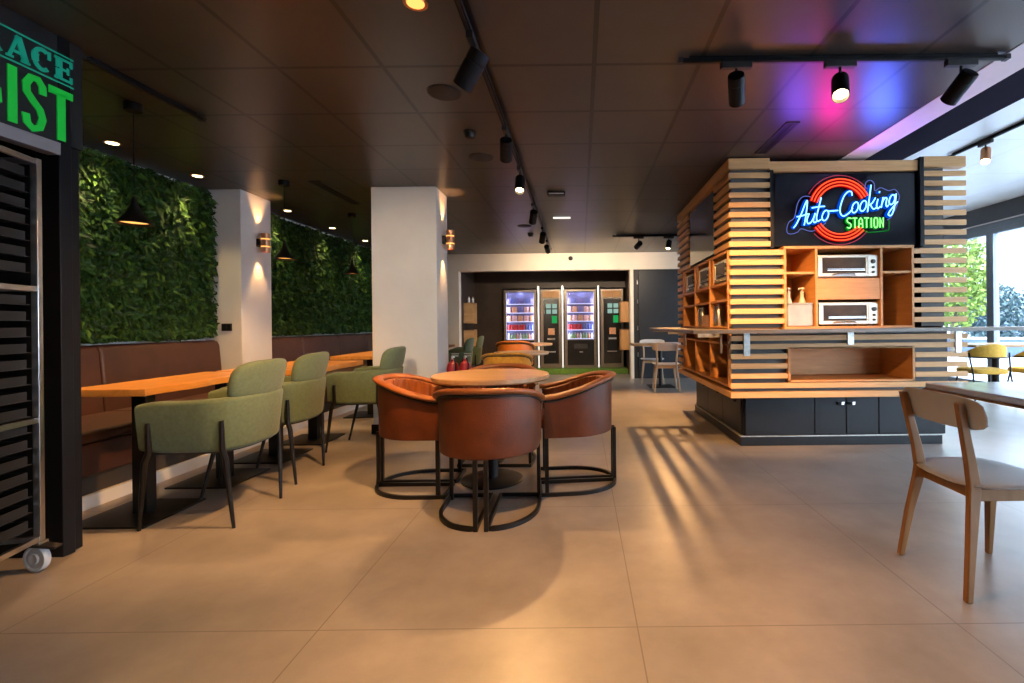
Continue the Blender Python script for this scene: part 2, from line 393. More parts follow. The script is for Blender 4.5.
# a pale building across the street
f = thing('street_building', 'pale sunlit building facade across the street beyond the glass', 'building', (38, 40, -.06), radians(-45))
obj('facade', MB().box(-26, 26, 0, 6, 0, 11), M['facade'], f)
ob = MB()
for i in range(46):
    x, z = random.uniform(-7, 9), random.uniform(3.2, 9); s = random.uniform(.15, .35)
    ob.add([(x, -.3, z), (x + s, -.35, z + s * .2), (x + s * 1.5, -.3, z + s * .5), (x + s * .4, -.32, z + s * .35)], [(0, 1, 2, 3)])
obj('climbing_leaves', ob, M['bush_leaf'], f, smooth=0)
v = thing('parked_van', 'pale blue parked van outside on the street beyond the glass', 'van', (23.0, 24.6, -.06), radians(-18))
obj('body', MB().prism([(-2.3, .35), (2.3, .35), (2.35, 1.0), (1.75, 1.2), (1.2, 2.15), (-2.2, 2.15), (-2.35, 1.9)], -.9, .9), M['van'], v, bevel=.08)
obj('window', MB().box(-2.0, -.6, -.92, -.9, 1.25, 1.9).box(-.45, .95, -.92, -.9, 1.25, 1.9), M['van_glass'], v)
for x in (-1.5, 1.5):
    for y in (-.85, .65):
        obj('wheel', MB().lathe([(.2, 0), (.34, .02), (.34, .18), (.2, .2)], 24).xf(Matrix.Translation((x, y + .2, .34)) @ Matrix.Rotation(pi / 2, 4, 'X')), M['dark_plastic'], v)
fc = thing('low_street_wall', 'low pale blue wall with rail along the pavement outside', 'wall', (14.5, 14.9, -.06), radians(-40))
obj('wall_body', MB().box(-7, 7, 0, .2, 0, .55), M['van'], fc, bevel=.02)
obj('wall_cap', MB().box(-7, 7, -.04, .24, .55, .62), M['white_trim'], fc, bevel=.01)
# ------------------------------------------------------------------ green walls
def hedge(label, y0, y1, z0, z1, n):
    x = -3.9
    t = thing('plant_wall', label, 'green wall', (-4.0, (y0 + y1) / 2, z0))
    oy = (y0 + y1) / 2
    obj('backing_panel', MB().box(.001, .06, y0 - oy, y1 - oy, 0, z1 - z0), M['soil'], t)
    m = MB()
    for i in range(n):
        cy, cz = random.uniform(y0 + .02, y1 - .02) - oy, random.uniform(.02, z1 - z0 - .03)
        k = random.choice((4, 5, 7)); kind = random.random()
        base = random.uniform(.05, .10); L0 = random.uniform(.04, .095)
        for q in range(k):
            an = random.uniform(0, 2 * pi); out = random.uniform(.35, .9)
            d = Vector((out, cos(an), sin(an) - .15)).normalized()
            L = L0 * random.uniform(.7, 1.2); wd = L * (.16 if kind < .5 else .27)
            s = d.cross(Vector((1, 0, .2))).normalized()
            p = Vector((base + random.uniform(0, .04), cy + random.gauss(0, .02), cz + random.gauss(0, .02)))
            dr = Vector((.0, 0, -L * .25))
            mid = p + d * L * .5; tip = p + d * L + dr
            for e in (p, mid, tip):
                if e.y < y0 - oy: e.y = y0 - oy + .005
                if e.y > y1 - oy: e.y = y1 - oy - .005
                e.z = min(max(e.z, -.012), z1 - z0 - .005); e.x = min(e.x, .19)
            up = s.cross(d) * L * .06
            if kind < .35:   # fern frond: stem with leaflets
                for w in range(1, 6):
                    f0 = p.lerp(tip, w / 6); lw = L * .28 * (1 - w / 8)
                    for sg in (1, -1):
                        e = f0 + s * sg * lw + d * lw * .5
                        m.add([f0 - d * .006, e, f0 + d * .010], [(0, 1, 2)])
            m.add([p, mid + s * wd + up, tip, mid - s * wd + up, mid], [(0, 1, 4), (1, 2, 4), (2, 3, 4), (3, 0, 4)])
    obj('foliage', m, M['leaf'], t, smooth=0)
hedge('living plant wall of dense ferns above the nearer brown bench', 2.56, 5.11, 1.04, 2.57, 6500)
hedge('living plant wall of ferns beyond the pilaster, above the farther bench', 5.65, 9.6, 1.04, 2.57, 7000)

# ------------------------------------------------------------------ banquette benches
def bench(label, y0, y1):
    L = y1 - y0; t = thing('banquette_bench', label, 'bench', (-3.56, (y0 + y1) / 2, .085))
    h = L / 2
    obj('kick_panel', MB().box(-.40, .40, -h, h, 0, .115), M['kick'], t)
    obj('front_panel', MB().box(-.40, .425, -h, h, .115, .325), M['bench_leather'], t, bevel=.015)
    n = max(2, round(L / 1.05)); w = L / n
    for i in range(n):
        a0, a1 = -h + i * w + .004, -h + (i + 1) * w - .004
        obj('seat_cushion', MB().box(-.22, .44, a0, a1, .327, .405), M['bench_leather'], t, bevel=.03, seg=4)
        obj('back_cushion', MB().prism([(-.40, .327), (-.225, .327), (-.27, .87), (-.29, .915), (-.33, .925), (-.40, .925)], a0, a1).xf(Matrix.Identity(4)), M['bench_leather'], t, bevel=.02, seg=3)
bench('long brown leather bench under the nearer plant wall, left of pilaster', 2.56, 5.12)
bench('brown leather bench under the farther plant wall, beyond the pilaster', 5.64, 9.6)

# ------------------------------------------------------------------ bench tables
def bench_table(label, x0, x1, y0, y1, posts, px, zt=.78):
    t = thing('wooden_table', label, 'table', ((x0 + x1) / 2, (y0 + y1) / 2, 0), 0, 'wooden bench tables')
    cx, cy = (x0 + x1) / 2, (y0 + y1) / 2
    n = 24; pl = []
    rnd = random.Random(int(y0 * 100))
    for i in range(n + 1):
        yy = y0 + (y1 - y0) * i / n; pl.append((x1 - cx + rnd.uniform(-.006, .006) - .012 * sin(i * .6), yy - cy))
    for i in range(n + 1):
        yy = y1 - (y1 - y0) * i / n; pl.append((x0 - cx + rnd.uniform(-.006, .006), yy - cy))
    m = MB().prism(pl, zt - .045, zt, 'z')
    o = obj('tabletop', m, M['table_wood'], t, bevel=.004)
    for py in posts:
        obj('post', MB().box(px - .045 - cx, px + .045 - cx, py - .035 - cy, py + .035 - cy, .012, zt - .045), M['black_metal'], t, bevel=.004)
        obj('base_plate', MB().box(px - .26 - cx, px + .20 - cx, py - .23 - cy, py + .23 - cy, 0, .012), M['black_metal'], t, bevel=.003)
bench_table('long honey wood table by the nearest green armchair, left front', -3.10, -2.60, 2.87, 3.97, (2.97, 3.64), -2.70)
bench_table('honey wood table with the second green armchair, left of white column', -3.05, -2.31, 4.02, 5.13, (4.25, 4.86), -2.70)
bench_table('honey wood table farthest along the bench, behind the white column', -3.05, -2.40, 5.85, 9.2, (6.2, 7.6, 8.8), -2.70)

# ------------------------------------------------------------------ shells swept along a U
def upath(hw, r, yb, yf, n=40, ex=2.0):
    """U seen from above, open towards +Y: from the left arm tip round the back to the right arm tip"""
    pts = []
    k = 8
    for i in range(k): pts.append((-hw, yf + (yb + r - yf) * i / k))
    for i in range(n + 1):
        th = pi + pi * i / n
        c, s_ = cos(th), sin(th)
        x = hw * math.copysign(abs(c) ** (2 / ex), c); y = yb + r + r * math.copysign(abs(s_) ** (2 / ex), s_)
        pts.append((x, y))
    for i in range(1, k + 1): pts.append((hw, yb + r + (yf - yb - r) * i / k))
    return pts
def wall_along(path, z0, z1, t, flare=0, rr=.4, nr=4, off=0, ribs=0, ribd=0):
    """loft a rounded wall of thickness t; z0/z1 functions of (x,y)"""
    P = [Vector((p[0], p[1], 0)) for p in path]; m = len(P); rings = []
    ln = [0]
    for i in range(1, m): ln.append(ln[-1] + (P[i] - P[i - 1]).length)
    for i in range(m):
        tg = (P[min(i + 1, m - 1)] - P[max(i - 1, 0)]).normalized(); nin = Vector((-tg.y, tg.x, 0))
        za, zb = z0(*P[i][:2]), z1(*P[i][:2]); r = t * rr; ring = []
        tt = t
        if ribs: tt = t + ribd * abs(sin(pi * ribs * ln[i] / ln[-1]))
        for (cx, cz, s0) in ((r, zb - r, 0), (tt - r, zb - r, 1), (tt - r, za + r, 2), (r, za + r, 3)):
            for k in range(nr + 1):
                an = pi - (pi / 2) * (s0 + k / nr)
                u = cx + r * cos(an) + off; z = cz + r * sin(an)
                fl = flare * (z - za) / max(.01, zb - za)
                q = P[i] + nin * (u - fl); ring.append((q.x, q.y, z))
        rings.append(ring)
    return MB().loft(rings)
def floor_slab(path, z0, z1, inset=0):
    pl = [(p[0] * (1 - inset), p[1] * (1 - inset)) for p in path]
    return MB().prism(pl, z0, z1, 'z')

# ------------------------------------------------------------------ green armchair (faces local +Y)
def green_chair(label, loc, rz, fab, group):
    t = thing('green_armchair', label, 'chair', loc, rz, group)
    p = upath(.285, .22, -.29, .225, 32, 2.8)
    zt = lambda x, y: .735 + .015 * max(0, -y / .29) - .03 * max(0, (y - .1) / .16) ** 2
    zb = lambda x, y: .44 + .02 * max(0, (y - .1) / .16)
    obj('shell', wall_along(p, zb, zt, .065, flare=.03, rr=.42), fab, t, smooth=60)
    obj('underside', floor_slab(upath(.262, .2, -.265, .21, 24, 2.8), .43, .465), M['dark_plastic'], t, bevel=.01)
    obj('seat_cushion', MB().superq(.225, .255, .055, .4, .35, ctr=(0, .02, .50)), fab, t)
    def bend(x, y, z): return (x, y - .10 * (1 - (x / .27) ** 2) * .55 - (z) * .22, z)
    obj('headrest', MB().superq(.255, .042, .118, .55, .62, 40, 14, lambda x, y, z: bend(x, y, z), ctr=(0, -.24, .825)), fab, t, smooth=70)
    for sx in (-1, 1):
        for yy, fy in ((.16, .27), (-.215, -.245)):
            x0 = sx * (.296 if yy > 0 else .272)
            obj('leg', MB().tube([(x0 * 1.035, yy, .62), (x0 * 1.02, yy, .46), (x0 * .98, yy + (fy - yy) * .3, .40), (sx * .235, fy, 0)], [.011, .015, .016, .009], 10), M['black_metal'], t)
    return t
gc1 = green_chair('sage green armchair nearest the camera, beside the front wooden table', (-2.245, 2.965, 0), radians(93), M['green_fabric'], 'sage green armchairs')
gc2 = dup(gc1, (-2.345, 3.70, 0), radians(96), 'second sage green armchair, behind the nearest one at the bench tables')
gc3 = dup(gc1, (-2.06, 4.61, 0), radians(92), 'sage green armchair in front of the white column, half behind leather chair')
gf1 = green_chair('dark green armchair right of the white column, nearer of two', (-2.02, 7.5, 0), radians(95), M['far_green'], 'dark green armchairs by the far bench')
gf2 = dup(gf1, (-2.12, 8.75, 0), radians(98), 'dark green armchair right of the white column, farther of two')

# ------------------------------------------------------------------ leather tub chair (faces local +Y)
def tub_chair(label, loc, rz, outer, inner, group):
    t = thing('tub_chair', label, 'chair', loc, rz, group)
    R = .325; p = upath(R, R, -R, .20, 44)
    def zt(x, y):
        u = min(1, max(0, (.20 - y) / .525)); return .655 + .115 * (u * u * (3 - 2 * u))
    zb = lambda x, y: .385
    ps = upath(R - .022, R - .022, -R + .022, .19, 44)
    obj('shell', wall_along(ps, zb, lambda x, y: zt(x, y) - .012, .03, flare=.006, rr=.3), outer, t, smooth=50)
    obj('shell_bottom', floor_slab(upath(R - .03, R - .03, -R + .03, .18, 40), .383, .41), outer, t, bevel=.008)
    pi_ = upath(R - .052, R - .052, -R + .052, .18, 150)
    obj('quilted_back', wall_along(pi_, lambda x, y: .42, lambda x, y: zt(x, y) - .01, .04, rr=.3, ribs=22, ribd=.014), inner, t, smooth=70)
    rim = []
    for x, y in upath(R - .03, R - .03, -R + .03, .205, 44): rim.append((x * 1.03, y * 1.03, zt(x, y)))
    sec = [(.038 * cos(q * pi / 6), .019 * sin(q * pi / 6)) for q in range(12)]
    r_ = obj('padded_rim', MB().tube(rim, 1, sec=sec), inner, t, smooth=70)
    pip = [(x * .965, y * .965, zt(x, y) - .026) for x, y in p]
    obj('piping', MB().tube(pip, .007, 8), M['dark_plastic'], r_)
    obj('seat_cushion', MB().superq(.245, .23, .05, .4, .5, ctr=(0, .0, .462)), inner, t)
    for s in (-1, 1):
        loop = [(s * .030, -.32, .0125)] + [(s * (.030 + .265 * sin(pi / 2 * i / 12)), -.32 + .32 * (1 - cos(pi / 2 * i / 12)), .0125) for i in range(1, 13)]
        loop += [(s * .295, .12, .0125), (s * .295, .215, .0125), (s * .030, .215, .0125)]
        m = MB().bar(loop, .020, .025, closed=True)
        m.box(s * .030 - .012, s * .030 + .012, -.332, -.308, 0, .39)
        m.box(s * .285 - .011, s * .285 + .011, .165, .19, 0, .39)
        obj('side_frame', m, M['black_metal'], t, smooth=30)
    return t
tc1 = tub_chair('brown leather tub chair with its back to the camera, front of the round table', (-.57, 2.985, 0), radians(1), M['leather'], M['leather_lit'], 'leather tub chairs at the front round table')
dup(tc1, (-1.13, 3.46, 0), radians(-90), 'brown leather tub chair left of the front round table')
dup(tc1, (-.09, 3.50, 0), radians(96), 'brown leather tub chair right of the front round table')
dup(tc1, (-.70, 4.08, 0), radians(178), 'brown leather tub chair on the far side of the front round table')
tco = tub_chair('olive mustard velvet tub chair behind the front round table', (-.99, 6.42, 0), radians(2), M['olive'], M['olive'], 'farther tub chairs')
tcr = tub_chair('orange leather tub chair in front of the far round table', (-1.17, 8.52, 0), 0, M['orange'], M['orange'], 'farther tub chairs'); tcr.scale = (1, 1, 1.10)

# ------------------------------------------------------------------ round tables
def round_table(label, x, y, r, zt, top):
    t = thing('round_table', label, 'table', (x, y, 0), 0, 'round tables')
    obj('tabletop', MB().lathe([(r - .012, zt - .04), (r, zt - .03), (r, zt - .006), (r - .006, zt)], 64), top, t, smooth=40)
    obj('post', MB().lathe([(.045, .02), (.045, zt - .05)], 20), M['black_metal'], t)
    obj('mounting_plate', MB().lathe([(.16, zt - .05), (.16, zt - .04)], 24), M['black_metal'], t)
    obj('base_disc', MB().lathe([(.225, 0), (.225, .010), (.21, .018), (.05, .024)], 40), M['black_metal'], t)
round_table('round light wood table in front, ringed by four leather tub chairs', -.665, 3.55, .425, .78, M['round_wood'])
round_table('round grey-edged table just beyond the olive tub chair', -.88, 7.1, .40, .74, M['round_grey'])
round_table('farthest round wood table, beyond the orange tub chair', -1.05, 9.2, .50, .78, M['round_wood'])

# ------------------------------------------------------------------ white and wood dining chairs (face local +Y)
def white_chair(label, loc, rz, wd, back, group, s=1):
    t = thing('dining_chair', label, 'chair', loc, rz, group)
    sec = lambda w, d: [(-w, -d), (w, -d), (w, d), (-w, d)]
    for sx in (-1, 1):
        # rear leg rising into the back post, kneed at seat height
        pts = [(sx * .205, -.225, 0), (sx * .185, -.195, .22), (sx * .162, -.165, .40), (sx * .158, -.16, .45), (sx * .160, -.175, .55), (sx * .172, -.228, .80)]
        ws = [.013, .018, .024, .024, .021, .015]
        rings = []
        for q, (pp, w) in enumerate(zip(pts, ws)):
            rings.append([(pp[0] + dx * .0135, pp[1] + dy * w, pp[2]) for dx, dy in ((-1, -1), (1, -1), (1, 1), (-1, 1))])
        obj('leg', MB().loft(rings), wd, t, bevel=.005)
        rings = [[(sx * (.205 - .045 * k) + dx * w, .205 + (-.02 * k) + dy * w, z) for dx, dy in ((-1, -1), (1, -1), (1, 1), (-1, 1))] for k, (z, w) in enumerate(((0, .012), (.42, .021)))]
        obj('leg', MB().loft(rings), wd, t, bevel=.005)
    obj('seat_frame', MB().bar([(-.155, -.14, .415), (-.155, .18, .415), (.155, .18, .415), (.155, -.14, .415)], .022, .05, closed=True), wd, t, bevel=.003)
    obj('seat', MB().superq(.225, .225, .011, .5, .62, 44, 8, lambda x, y, z: (x, y, z + .012 * (abs(x) / .225) ** 3), ctr=(0, .02, .452)), back, t, smooth=50)
    def bend(x, y, z): return (x, y + .55 * x * x - z * .22, z)
    b_ = obj('backrest', MB().superq(.245, .008, .072, .5, .62, 48, 10, bend, ctr=(0, -.2055, .755)), back, t, smooth=50)
    for sx in (-1, 1):
        for z in (.735, .775):
            obj('screw', MB().lathe([(.007, 0), (.006, .004)], 10).xf(Matrix.Translation((sx * .171, -.234 + (.79 - z) * .2, z)) @ Matrix.Rotation(pi / 2, 4, 'X')), M['dark_plastic'], b_)
    return t
wc = white_chair('white chair with oak legs in right foreground, facing the pale table', (1.775, 2.15, 0), radians(-90), M['chair_wood'], M['chair_white'], 'white and wood dining chairs')
w2 = white_chair('pale wood chair with its back to camera, nearer of the pair by the dark wall', (1.42, 8.12, 0), radians(-4), M['chair_ash'], M['chair_white'], 'white and wood dining chairs')
w3 = dup(w2, (1.36, 9.25, 0), radians(172), 'pale wood chair behind the small table, against the dark wall')

# small table by the dark wall
t = thing('small_table', 'small square wood table between two pale chairs by the dark wall', 'table', (1.42, 8.68, 0))
obj('tabletop', MB().box(-.52, .45, -.33, .33, .745, .775), M['round_wood'], t, bevel=.006)
obj('post', MB().lathe([(.035, .015), (.035, .745)], 16), M['black_metal'], t)
obj('base_plate', MB().box(-.22, .22, -.22, .22, 0, .015), M['black_metal'], t, bevel=.004)

# pale table on the right edge
t = thing('pale_table', 'pale grey table cut by the right edge, beside the white chair', 'table', (2.58, 2.2, 0))
obj('tabletop', MB().box(-.60, .60, -.62, .58, .75, .782), M['stone_top'], t, bevel=.008)
obj('top_edge_band', MB().box(-.606, .606, -.626, .586, .738, .751), M['chair_wood'], t, bevel=.003)
obj('post', MB().lathe([(.04, .05), (.04, .74)], 20), M['black_metal'], t)
bs = MB()
for ang in (0, 90, 180, 270):
    bs.add([tuple(Matrix.Rotation(radians(ang + 8), 3, 'Z') @ Vector(p)) for p in [(0, -.03, .03), (.50, -.022, .026), (.50, .022, .026), (0, .03, .03), (0, -.03, .055), (.50, -.022, .036), (.50, .022, .036), (0, .03, .055)]],
           [(0, 3, 2, 1), (4, 5, 6, 7), (0, 1, 5, 4), (1, 2, 6, 5), (2, 3, 7, 6), (3, 0, 4, 7)])
b_ = obj('cross_base', bs, M['black_metal'], t)
for ang in (0, 90, 180, 270):
    q = Matrix.Rotation(radians(ang + 8), 3, 'Z') @ Vector((.46, 0, 0))
    obj('levelling_foot', MB().lathe([(.018, 0), (.018, .012), (.008, .014), (.008, .03)], 12, (q.x, q.y, 0)), M['dark_plastic'], b_)

# yellow chairs and table by the window
def yellow_chair(label, loc, rz):
    t = thing('yellow_chair', label, 'chair', loc, rz, 'mustard chairs by the window')
    p = upath(.25, .25, -.25, .08, 28)
    obj('backrest', wall_along(p, lambda x, y: .63 - .05 * max(0, y + .1), lambda x, y: .82 - .17 * max(0, (y + .25) / .33), .035, rr=.45), M['mustard'], t, smooth=60)
    obj('seat', MB().superq(.235, .235, .04, .4, .5, ctr=(0, .02, .45)), M['mustard'], t)
    for sx in (-1, 1):
        obj('leg', MB().tube([(sx * .25, -.12, .70), (sx * .23, -.17, .42), (sx * .25, -.24, 0)], .011), M['black_metal'], t)
        obj('leg', MB().tube([(sx * .20, .17, .42), (sx * .24, .24, 0)], .011), M['black_metal'], t)
    obj('back_band', MB().tube([(x * 1.03, y * 1.03, .64) for x, y in p], .009), M['black_metal'], t)
    return t
yc = yellow_chair('mustard yellow chair by the window, seen just right of slatted counter', (5.45, 6.55, 0), radians(-6))
dup(yc, (6.13, 6.5, 0), radians(5), 'mustard yellow chair by the window, cut by the right edge of the photo')
t = thing('window_table', 'light wood table with dark pedestal by the window, behind the yellow chairs', 'table', (6.1, 7.1, 0))
obj('tabletop', MB().box(-.55, .62, -.32, .35, .75, .785), M['round_wood'], t, bevel=.006)
obj('post', MB().lathe([(.045, .015), (.045, .75)], 16), M['black_metal'], t)
obj('base_plate', MB().box(-.22, .22, -.22, .22, 0, .015), M['black_metal'], t, bevel=.004)
# ------------------------------------------------------------------ cooking station (slatted island)
X0, X1, Y0, Y1 = 1.33, 3.45, 4.30, 6.60
st = thing('cooking_station', 'large slatted oak kitchen island with open niches on a dark cabinet base', 'kitchen island', (2.4, 5.4, 0))
ox, oy = -2.4, -5.4
def sb(*boxes):
    m = MB()
    for (x0, x1, y0, y1, z0, z1) in boxes: m.box(x0 + ox, x1 + ox, y0 + oy, y1 + oy, z0, z1)
    return m
# dark core and base
obj('core', sb((1.80, 3.26, 4.80, 6.58, .465, 2.59)), M['backing'], st)
obj('plinth', sb((1.46, 3.32, 4.44, 6.22, 0, .085)), M['base_cab'], st, bevel=.003)
obj('plinth_trim', sb((1.455, 3.325, 4.432, 6.225, .085, .093)), M['galv'], st)
obj('base_cabinet', sb((1.49, 3.35, 4.45, 6.2, .093, .462)), M['base_cab'], st, bevel=.003)
def door(x0, x1, hx):
    d = obj('cabinet_door', sb((x0 + .004, x1 - .004, 4.432, 4.449, .10, .455)), M['base_cab'], st, bevel=.002)
    if hx: obj('handle', sb((hx - .032, hx + .002, 4.41, 4.432, .375, .40)), M['black'], d, bevel=.003); obj('handle_plate', sb((hx + .003, hx + .030, 4.414, 4.432, .372, .403)), M['chrome'], d, bevel=.002)
door(1.50, 2.14, None); door(2.14, 2.43, 2.375); door(2.43, 2.73, 2.475); door(2.73, 3.345, None)
for y0, y1, hy in ((4.47, 5.04, 4.62), (5.04, 5.62, 5.2), (5.62, 6.19, 5.78)):
    d = obj('cabinet_door', sb((1.472, 1.489, y0 + .004, y1 - .004, .10, .455)), M['base_cab'], st, bevel=.002)
    obj('handle', sb((1.45, 1.472, hy - .03, hy + .03, .385, .405)), M['black'], d, bevel=.003)
# bottom board running round the front and left faces
obj('bottom_board', sb((X0, X1, Y0, Y0 + .12, .462, .517), (X0, X0 + .12, Y0 + .12, Y1, .462, .517), (X0 + .12, 3.3, Y0 + .12, Y1, .47, .50)), M['slat'], st, bevel=.003)
# top boards
obj('top_board', sb((X0, 1.70, Y0, Y0 + .09, 2.51, 2.605), (X0, X0 + .09, Y0 + .09, Y1, 2.51, 2.605)), M['slat'], st, bevel=.003)
obj('top_board', sb((3.07, X1, Y0, Y0 + .09, 2.51, 2.605)), M['slat'], st, bevel=.003)
obj('sign_fascia', sb((1.705, 3.045, Y0 + .02, Y0 + .09, 2.487, 2.58)), M['slat'], st, bevel=.003)
sl = .047; pit = .0875
def slats(name, x0, x1, z_top, n, lside=None, ret=0):
    bx = []
    for i in range(n):
        z = z_top - i * pit
        bx.append((x0, x1, Y0, Y0 + .022, z - sl, z))
        if lside: bx.append((X0, X0 + .03, Y0 + .03, lside, z - sl, z))
    return obj(name, sb(*bx), M['slat'], st, bevel=.002, seg=1)
slats('slat_panel', X0, 1.70, 2.475, 8, 4.80)          # upper left corner block
slats('slat_panel', 3.07, X1, 2.475, 8)                # upper right block
slats('slat_panel', X0, 1.815, 1.785, 8)               # middle left
slats('slat_panel', 2.975, X1, 1.785, 8)               # middle right
slats('slat_panel', X0, X1, 1.02, 1)                   # full width rows under the ledge
slats('slat_panel', X0, X1, .945, 1)
slats('slat_panel', X0, 1.84, .858, 3)
slats('slat_panel', 2.98, X1, .858, 3)
slats('slat_panel', X0, X1, .595, 1)
obj('slat_panel', sb(*[(X0, X0 + .03, 5.95, Y1, 2.475 - i * pit - sl, 2.475 - i * pit) for i in range(8)],
                     *[(X0, X0 + .03, 6.28, Y1, 1.785 - i * pit - sl, 1.785 - i * pit) for i in range(8)],
                     *[(X0, X0 + .03, 6.28, Y1, 1.02 - i * pit - sl, 1.02 - i * pit) for i in range(6)]), M['slat'], st, bevel=.002, seg=1)
# dark backing boards behind the slats
for bb in ((1.36, 1.70, 4.345, 4.36, 1.80, 2.51), (1.36, 1.375, 4.36, 4.80, 1.80, 2.51), (3.07, 3.275, 4.345, 4.36, 1.09, 2.58),
                        (1.36, 1.83, 4.345, 4.36, 1.09, 1.79), (2.97, 3.30, 4.345, 4.36, .52, 1.05), (1.36, 1.85, 4.345, 4.36, .52, 1.05), (1.85, 2.97, 4.345, 4.36, .935, 1.05),
                        (1.85, 2.97, 4.345, 4.36, .52, .60), (1.36, 1.375, 5.95, 6.58, 1.80, 2.51), (1.36, 1.375, 6.28, 6.58, .52, 1.80),
                        (3.26, 3.275, 4.36, 6.58, .52, 2.58), (1.375, 1.80, 6.56, 6.58, .52, 2.58)): obj('backing_board', sb(bb), M['backing'], st)
obj('corner_post', sb((1.70, 1.735, Y0 + .01, 4.40, 1.80, 2.50), (3.035, 3.07, Y0 - .005, 4.40, 1.80, 2.60), (1.735, 3.035, 4.42, 4.44, 1.80, 2.49), (1.735, 3.035, 4.36, 4.42, 2.485, 2.5)), M['black'], st)
# front niches: middle band
DP = 4.78; th = .022
fr = []
for x in (1.815, 2.094, 2.675, 2.955): fr.append((x, x + th, Y0, DP, 1.09, 1.80))
fr += [(1.815, 2.977, Y0 - .002, DP, 1.79, 1.815), (1.815, 2.977, Y0 - .001, DP, 1.075, 1.097)]
fr += [(1.837, 2.094, Y0 + .01, DP, 1.565, 1.587), (2.697, 2.955, Y0 + .01, DP, 1.565, 1.587)]
fr += [(2.116, 2.675, Y0 + .005, DP, 1.335, 1.525)]
fr += [(1.837, 2.955, DP, DP + .012, 1.097, 1.79)]
obj('niche_unit', sb(*fr), M['niche'], st, bevel=.002, seg=1)
fr = [(1.845, 1.867, Y0, DP, .60, .90), (2.955, 2.977, Y0, DP, .60, .90), (1.845, 2.977, Y0, DP, .90, .915), (1.845, 2.977, Y0, DP, .60, .618), (1.867, 2.955, DP - .02, DP, .618, .90)]
obj('niche_unit', sb(*fr), M['niche'], st, bevel=.002, seg=1)
# left face niches
LX = 1.79
cols = ((4.36, 4.98), (4.98, 5.62), (5.62, 6.26))
fr = []
for y in (4.36, 4.97, 5.61, 6.25): fr.append((X0, LX, y, y + .03, .56, 1.80))
for z0, z1 in ((1.775, 1.80), (1.49, 1.515), (1.335, 1.357), (1.085, 1.10), (1.03, 1.046), (.55, .575)): fr.append((X0 + .004, LX, 4.36, 6.28, z0, z1))
fr.append((LX, LX + .01, 4.36, 6.28, .56, 1.80))
for y0, y1 in cols: fr.append((X0 + .01, LX, y0 + .52, y0 + .535, 1.515, 1.775)); fr.append((X0 + .01, X0 + .03, y0 + .535, y1, 1.515, 1.775))
for y0, y1 in cols: fr.append((X0 + .01, LX, y0 + .03, y1, .93, .95))
obj('niche_unit', sb(*fr), M['niche'], st, bevel=.002, seg=1)
# boards cut to the slant of the light inside the lower left niches
m = MB()
for y0, y1 in cols:
    m.prism([(LX + ox - .004, .575), (X0 + ox + .25, .575), (LX + ox - .004, .93)], y1 + oy - .02, y1 + oy - .005, 'y')
obj('niche_light_board', m, M['niche'], st)
# ------------------------------------------------------------------ folding bar ledge
lg = thing('bar_ledge', 'thin pale bar ledge wrapped around the slatted island at chest height', 'ledge', (2.4, 4.2, 1.05))
m = MB().prism([(.93, 3.97), (4.15, 3.97), (4.15, 4.296), (.93, 4.296)], 1.05, 1.078, 'z').xf(Matrix.Translation((-2.4, -4.2, -1.05)))
obj('ledge_top', m, M['ledge'], lg, bevel=.003)
lm = lambda bx: MB().box(bx[0] - 2.4, bx[1] - 2.4, bx[2] - 4.2, bx[3] - 4.2, 0, .028)
for x in (.93, 1.025, 1.12, 1.215, 1.291): obj('ledge_slat', lm((x, x + .036, 4.298, 6.46)), M['ledge'], lg, bevel=.003)
for y in (6.46, 6.20): obj('ledge_cross_rail', MB().box(.93 - 2.4, 1.327 - 2.4, y - 4.2, y + .04 - 4.2, -.022 if y < 6.4 else 0, -.001 if y < 6.4 else .028), M['ledge'], lg, bevel=.003)
obj('metal_edge', MB().box(.925 - 2.4, 4.15 - 2.4, 3.962 - 4.2, 3.97 - 4.2, .0, .028).box(.922 - 2.4, .93 - 2.4, 3.97 - 4.2, 6.5 - 4.2, 0, .028), M['ledge_edge'], lg)
for x, dz in ((1.475, .21), (2.40, .12), (3.36, .20)):
    m = MB().box(x - .028 - 2.4, x + .028 - 2.4, 4.288 - 4.2, 4.299 - 4.2, -dz, 0).box(x - .02 - 2.4, x + .02 - 2.4, 4.10 - 4.2, 4.288 - 4.2, -.006, 0)
    b_ = obj('bracket', m, M['galv'], lg, bevel=.002)
    for z in (-.03, -dz + .03):
        obj('bolt', MB().lathe([(.006, 0), (.005, .004)], 8).xf(Matrix.Translation((x - 2.4, .088, z)) @ Matrix.Rotation(pi / 2, 4, 'X')), M['steel'], b_)
for y in (4.55, 6.1):
    obj('bracket', MB().box(1.318 - 2.4, 1.329 - 2.4, y - .028 - 4.2, y + .028 - 4.2, -.2, 0).box(1.1 - 2.4, 1.318 - 2.4, y - .004 - 4.2, y + .004 - 4.2, -.05, 0), M['galv'], lg, bevel=.002)

